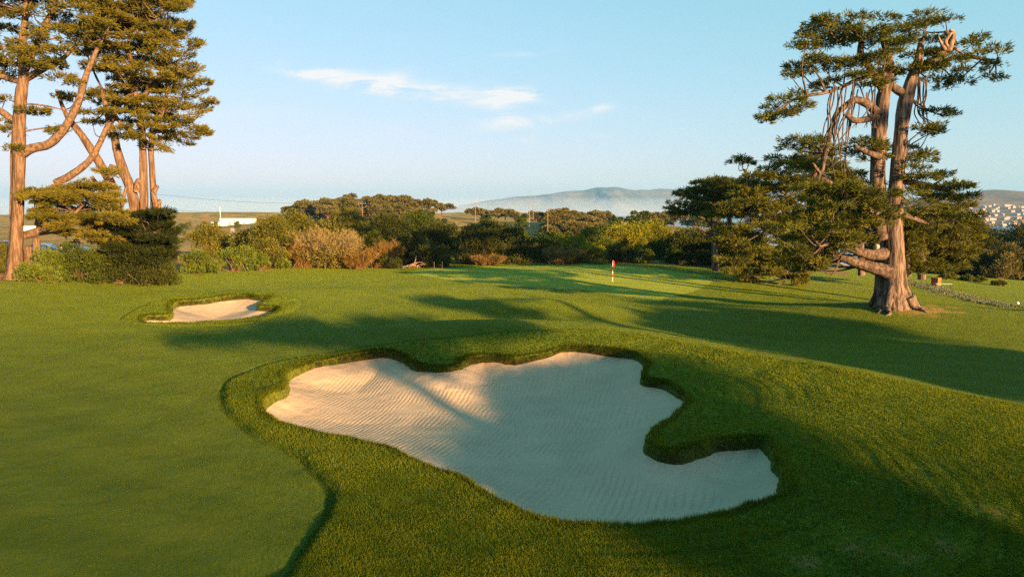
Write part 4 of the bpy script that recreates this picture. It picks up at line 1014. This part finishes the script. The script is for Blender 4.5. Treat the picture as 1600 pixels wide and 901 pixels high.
def car(px, py, Y, rz, mat, label, van=False):
    p = at(px, py, Y); zb = gz(p[0], p[1]); o = empty("parked_car", (p[0], p[1], zb), label, "car", None, rz)
    def prof(pts, hw, inset=0.0):
        m = MB(); n = len(pts); V = []
        for sy in (-1, 1): V += [[x, sy * (hw - (inset if z > .95 else 0)), z] for x, z in pts]
        m.add(V, [[i, (i + 1) % n, n + (i + 1) % n, n + i] for i in range(n)]); m.add(V[:n], [list(range(n))[::-1]]); m.add(V[n:], [list(range(n))]); return m
    ht = 1.75 if van else 1.45
    prof([(-2.2,.35),(-2.25,.7),(-2.1,.95),(-1.75,1.0),(-1.2,ht-.05),(-.9,ht),(.5,ht),(.75,ht-.06),(1.25,1.0),(2.05,.85),(2.2,.6),(2.15,.35)], .88, .12).build("body", mat, o)
    for sy in (-1, 1):
        m = MB(); m.add([[-1.45, sy * .885, 1.02], [1.05, sy * .885, 1.02], [.55, sy * .775, ht - .1], [-1.0, sy * .775, ht - .1]], [[0, 1, 2, 3] if sy < 0 else [3, 2, 1, 0]]); ob = m.build("window", M["glass"], o)
        for sx in (-1.35, 1.35):
            m = MB(); m.tube([[sx, sy * .70, .33], [sx, sy * .90, .33]], [.33, .33], 16); w = m.build("wheel", M["tyre"], o)
            m = MB(); m.tube([[sx, sy * .89, .33], [sx, sy * .915, .33]], [.2, .19], 12); mm = m.build("rim", M["grey"], w)
car(6, 395, 92, .15, M["carred"], "red and silver parked car at the left frame edge behind the big trunk")
car(8, 378, 104, .05, M["blue"], "blue parked car behind the red one at the left frame edge", True)
car(70, 385, 98, .1, M["blue"], "blue parked car seen under the low horizontal limb between the left trunks")
car(112, 385, 99, -.05, M["silver"], "silver parked car seen under the low cypress bough")
p = at(30, 349, 300); zb = gz(p[0], p[1]); o = empty("parked_truck", (p[0], p[1], zb), "white box truck far off beyond the cars, right of the big left trunk", "truck")
o.location = (*at(42, 349, 330)[:2], gz(*at(42, 349, 330)[:2]))
m = MB(); m.box((0, 0, 2.4), (3.2, 1.2, 1.5)); m.build("cargo_box", M["white"], o); m = MB(); m.box((4.1, 0, 1.6), (.9, 1.1, 1.0)); m.build("cab", M["white"], o)
for sx in (-2.2, 4.0):
    for sy in (-1, 1):
        m = MB(); m.tube([[sx, sy * .9, .45], [sx, sy * 1.15, .45]], [.45, .45], 12); m.build("wheel", M["tyre"], o)

# ------------------------------------------------------------------ sea, lake, hills, town
def sheet(name, x0, x1, y0, y1, z, mat, n=2):
    m = MB(); m.add([[x0, y0, z], [x1, y0, z], [x1, y1, z], [x0, y1, z]], [[0, 1, 2, 3]]); return tag(m.build(name, mat), kind="structure")
sheet("sea", -13000, 13000, 700, 13500, -30, watermat("sea_water", (.05, .10, .15), .25))
sheet("lake", 85, 520, 175, 640, -14.6, watermat("lake_water", (.06, .10, .14), .12))

def hillmat(name, a, b, c, s):
    m = NT(name); p = m.pos(); n1 = m.noise(p, s, 5, .6); n2 = m.noise(p, s * 6, 4, .6)
    col = m.mix(m.map(n1, .38, .62), a, b); col = m.mix(m.map(n2, .5, .7, 0, .7), col, c); m.principled(col, .95, None, .05); return m.mat
def ridge(name, prof, Y0, Y1, Yc, zb, mat, seed, amp, fs, nu=220, nv=46):
    """prof: (px, top py) of the crest seen at distance Yc"""
    px = np.array([q[0] for q in prof], float); X = np.array([at(q[0], q[1], Yc)[0] for q in prof]); Z = np.array([at(q[0], q[1], Yc)[2] for q in prof])
    xs = np.linspace(X[0], X[-1], nu); zt = np.interp(xs, X, Z)
    k = np.ones(7) / 7; zt = np.convolve(np.pad(zt, 3, mode="edge"), k, "valid")
    ys = np.linspace(Y0, Y1, nv); XX, YY = np.meshgrid(xs, ys); t = np.where(YY < Yc, (YY - Y0) / (Yc - Y0), (Y1 - YY) / (Y1 - Yc))
    sh = np.clip(t, 0, 1) ** 1.1; nz = np.abs(fbm(XX * fs, YY * fs * .6, seed, 5)); 
    Zz = zb + (zt[None, :] - zb) * sh - amp * nz * np.clip(t * 3, 0, 1) * (zt[None, :] - zb) * (1 - .8 * sh ** 6)
    m = MB(); m.add(np.stack([XX, YY, Zz], -1), [[j * nu + i, j * nu + i + 1, (j + 1) * nu + i + 1, (j + 1) * nu + i] for j in range(nv - 1) for i in range(nu - 1)])
    tag(m.build(name, mat, smooth=True), kind="structure")
    return lambda x, y: float(np.interp(x, xs, [0] * nu)) , (xs, ys, Zz)
ridge("mountains", [(640,332),(690,326),(740,316),(800,307),(850,304),(885,295),(920,293),(960,290),(1000,290),(1030,287),(1060,291),(1090,292),(1130,289),(1180,294),(1240,300),(1310,306),(1380,312),(1450,318),(1540,326)], 6800, 10800, 8600, -60, hillmat("mountain_scrub", (.045, .065, .055), (.15, .14, .11), (.035, .05, .045), .0016), 4, .95, .0011)
_, TOWN = ridge("hills", [(1180,345),(1260,330),(1330,318),(1400,311),(1460,306),(1500,302),(1535,296),(1550,295),(1570,296),(1600,300),(1640,303),(1720,312),(1850,330)], 1500, 4200, 3300, -30, hillmat("hill_grass", (.16, .12, .07), (.24, .17, .10), (.07, .075, .04), .006), 6, .18, .003, 120, 60)
def town_z(x, y):
    xs, ys, Z = TOWN
    i = min(max(int(np.searchsorted(xs, x)), 1), len(xs) - 1); j = min(max(int(np.searchsorted(ys, y)), 1), len(ys) - 1)
    tx = (x - xs[i - 1]) / (xs[i] - xs[i - 1]); ty = (y - ys[j - 1]) / (ys[j] - ys[j - 1])
    return (Z[j - 1, i - 1] * (1 - tx) + Z[j - 1, i] * tx) * (1 - ty) + (Z[j, i - 1] * (1 - tx) + Z[j, i] * tx) * ty
m = MB(); m.box((0, 0, 3.0), (7, 5.5, 4.5), .5, 0, 0)
m.add([[-7.4, -6, 7.4], [7.4, -6, 7.4], [7.4, 6, 7.4], [-7.4, 6, 7.4], [-7.4, 0, 10], [7.4, 0, 10]], [[0, 1, 5, 4], [2, 3, 4, 5]], .5, 1)
m.add([[-7.4, -6, 7.4], [-7.4, 0, 10], [-7.4, 6, 7.4], [7.4, -6, 7.4], [7.4, 6, 7.4], [7.4, 0, 10]], [[0, 1, 2], [3, 4, 5]], .5, 0)
hp = m.build("hillside_house", [M["hwall"], M["roof"]]); first = True
rng = np.random.default_rng(14)
for row, (Y, x0, x1, n) in enumerate([(1750, 1250, 1950, 34), (1900, 1280, 2080, 38), (2050, 1350, 2200, 42), (2220, 1400, 2350, 44), (2380, 1550, 2500, 46), (2520, 1600, 2650, 48), (2640, 1700, 2750, 50)]):
    for k in range(n):
        if rng.random() < .12: continue
        fx = (x0 + (x1 - x0) * (k + rng.uniform(-.25, .25)) / n) * .72; yy_ = Y + rng.normal(0, 18)
        o = hp if first else hp.copy()
        if not first: COL.objects.link(o)
        first = False
        o.location = (fx, yy_, town_z(fx, yy_)); o.rotation_euler = (0, 0, rng.normal(.25, .2)); o.scale = (rng.uniform(.6, 1.1), rng.uniform(.6, .9), rng.uniform(.55, .9))
        tag(o, "small pale house in the rows on the far hillside at the right", "house", "houses on the far hillside")

# ------------------------------------------------------------------ haze, sky, sun
HAZE = 7e-5
m = MB(); m.box((0, 6500, 150), (13900, 7700, 275))
hz = m.build("haze", None or bpy.data.materials.new("haze_air")); tag(hz, "thin blue haze over the sea and the far hills", "haze", kind="stuff")
hm = hz.data.materials[0]; hm.use_nodes = True; hm.node_tree.nodes.clear()
ho = hm.node_tree.nodes.new("ShaderNodeOutputMaterial"); hv = hm.node_tree.nodes.new("ShaderNodeVolumePrincipled")
hv.inputs["Color"].default_value = (.20, .53, 1.0, 1); hv.inputs["Density"].default_value = HAZE; hv.inputs["Anisotropy"].default_value = 0.0
hm.node_tree.links.new(hv.outputs[0], ho.inputs["Volume"])

m = MB(); q0, q1, q2, q3 = -6000, 9000, 5000, 6760
m.add([[q0, q2, -33], [q1, q2, -33], [q1, q3, -33], [q0, q3, -33], [q0, q2, -22], [q1, q2, -22], [q1, q3, 150], [q0, q3, 150]], [[3, 2, 1, 0], [4, 5, 6, 7], [0, 1, 5, 4], [1, 2, 6, 5], [2, 3, 7, 6], [3, 0, 4, 7]])
ms = m.build("mist", bpy.data.materials.new("sea_mist")); tag(ms, "low white mist bank lying on the sea at the foot of the mountains", "mist", kind="stuff")
hm = ms.data.materials[0]; hm.use_nodes = True; hm.node_tree.nodes.clear()
ho = hm.node_tree.nodes.new("ShaderNodeOutputMaterial"); hv = hm.node_tree.nodes.new("ShaderNodeVolumePrincipled")
hv.inputs["Color"].default_value = (.60, .80, 1.0, 1); hv.inputs["Density"].default_value = 8e-4
hm.node_tree.links.new(hv.outputs[0], ho.inputs["Volume"])

wd = bpy.data.worlds.new("World"); sc.world = wd; wd.use_nodes = True; t = wd.node_tree; t.nodes.clear()
def wn(typ, **kw):
    n = t.nodes.new(typ)
    for k, v in kw.items(): setattr(n, k, v)
    return n
sky = wn("ShaderNodeTexSky", sky_type="NISHITA", sun_disc=False, sun_elevation=EL, sun_rotation=math.atan2(SX, SY), altitude=30, air_density=1.0, dust_density=.6, ozone_density=1.6)
bg = wn("ShaderNodeBackground"); bg.inputs[1].default_value = .075; out = wn("ShaderNodeOutputWorld")
def wm(op, a, b=0.0, c=0.0, clamp=False):
    n = wn("ShaderNodeMath", operation=op, use_clamp=clamp)
    for i, q in enumerate((a, b, c)):
        if hasattr(q, "links"): t.links.new(q, n.inputs[i])
        else: n.inputs[i].default_value = q
    return n.outputs[0]
# thin cirrus: noise over the direction's slope, held to a few streaks
tc = wn("ShaderNodeTexCoord"); sp = wn("ShaderNodeSeparateXYZ"); t.links.new(tc.outputs["Generated"], sp.inputs[0])
yc = wm("MAXIMUM", sp.outputs[1], .05); ax = wm("DIVIDE", sp.outputs[0], yc); az_ = wm("DIVIDE", sp.outputs[2], yc)
cv = wn("ShaderNodeCombineXYZ"); t.links.new(ax, cv.inputs[0]); t.links.new(az_, cv.inputs[1])
mp = wn("ShaderNodeMapping"); t.links.new(cv.outputs[0], mp.inputs[0]); mp.inputs["Scale"].default_value = (8.5, 34, 1); mp.inputs["Rotation"].default_value = (0, 0, math.radians(7))
nz = wn("ShaderNodeTexNoise"); t.links.new(mp.outputs[0], nz.inputs[0]); nz.inputs["Scale"].default_value = 1.0; nz.inputs["Detail"].default_value = 7; nz.inputs["Roughness"].default_value = .62; nz.inputs["Distortion"].default_value = 1.1
tot = None
def streak(px, py, wx, wy, slope, amp):
    d = ray(px, py); cx, cz = d[0] / d[1], d[2] / d[1]
    ux = wm("SUBTRACT", ax, cx); uz = wm("SUBTRACT", wm("SUBTRACT", az_, cz), wm("MULTIPLY", ux, slope))
    e = wm("ADD", wm("POWER", wm("ABSOLUTE", wm("DIVIDE", ux, wx / F)), 2.0), wm("POWER", wm("ABSOLUTE", wm("DIVIDE", uz, wy / F)), 2.0))
    return wm("MULTIPLY", wm("EXPONENT", wm("MULTIPLY", e, -1.0)), amp)
for q in [(480,114,40,10,-.15,.9),(560,128,70,13,-.22,1.0),(640,140,90,13,-.10,1.0),(610,126,28,12,.3,.6),(770,150,40,10,.12,.9),(820,150,75,9,.02,.95),(790,178,32,26,-.6,.55),(850,186,70,8,.10,.5),(795,205,36,12,-.3,.4),(942,169,18,6,.1,.7),(934,211,20,4,0,.5),(820,84,60,5,.12,.25),(380,178,80,10,0,.22),(620,206,160,22,0,.12)]:
    s_ = streak(*q); tot = s_ if tot is None else wm("ADD", tot, s_)
cl = wm("MULTIPLY", tot, wm("MULTIPLY_ADD", nz.outputs["Fac"], 6.8, -2.8), clamp=True)
cl = wm("MULTIPLY", cl, .95, clamp=True)
ss = wn("ShaderNodeSeparateColor"); t.links.new(sky.outputs[0], ss.inputs[0]); cc = wn("ShaderNodeCombineColor")
GAIN = 1.0 / (2 ** EXPO * .075)
for i, (pw, kk) in enumerate(((.80, .262), (.33, .517), (.50, .460))): t.links.new(wm("MULTIPLY", wm("POWER", ss.outputs[i], pw), kk * GAIN), cc.inputs[i])
mx = wn("ShaderNodeMix", data_type="RGBA"); t.links.new(cl, mx.inputs["Factor"]); t.links.new(cc.outputs[0], mx.inputs[6]); mx.inputs[7].default_value = (1.0 * GAIN, .98 * GAIN, .96 * GAIN, 1)
t.links.new(mx.outputs[2], bg.inputs[0]); t.links.new(bg.outputs[0], out.inputs[0])

sd = bpy.data.lights.new("sun", "SUN"); sd.energy = 5.0; sd.angle = math.radians(.5); sd.color = (1.0, .52, .20)
so = bpy.data.objects.new("sun", sd); COL.objects.link(so)
dirv = Vector((SX * math.cos(EL), SY * math.cos(EL), math.sin(EL))); so.rotation_euler = dirv.to_track_quat("Z", "Y").to_euler(); so.location = (60, -60, 80)

vs = sc.view_settings; vs.view_transform = "Standard"; vs.look = "None"; vs.exposure = EXPO; vs.gamma = 1.0; vs.use_curve_mapping = False
cy_ = sc.cycles
cy_.max_bounces = 6; cy_.diffuse_bounces = 3; cy_.transmission_bounces = 3; cy_.volume_bounces = 1; cy_.use_denoising = False
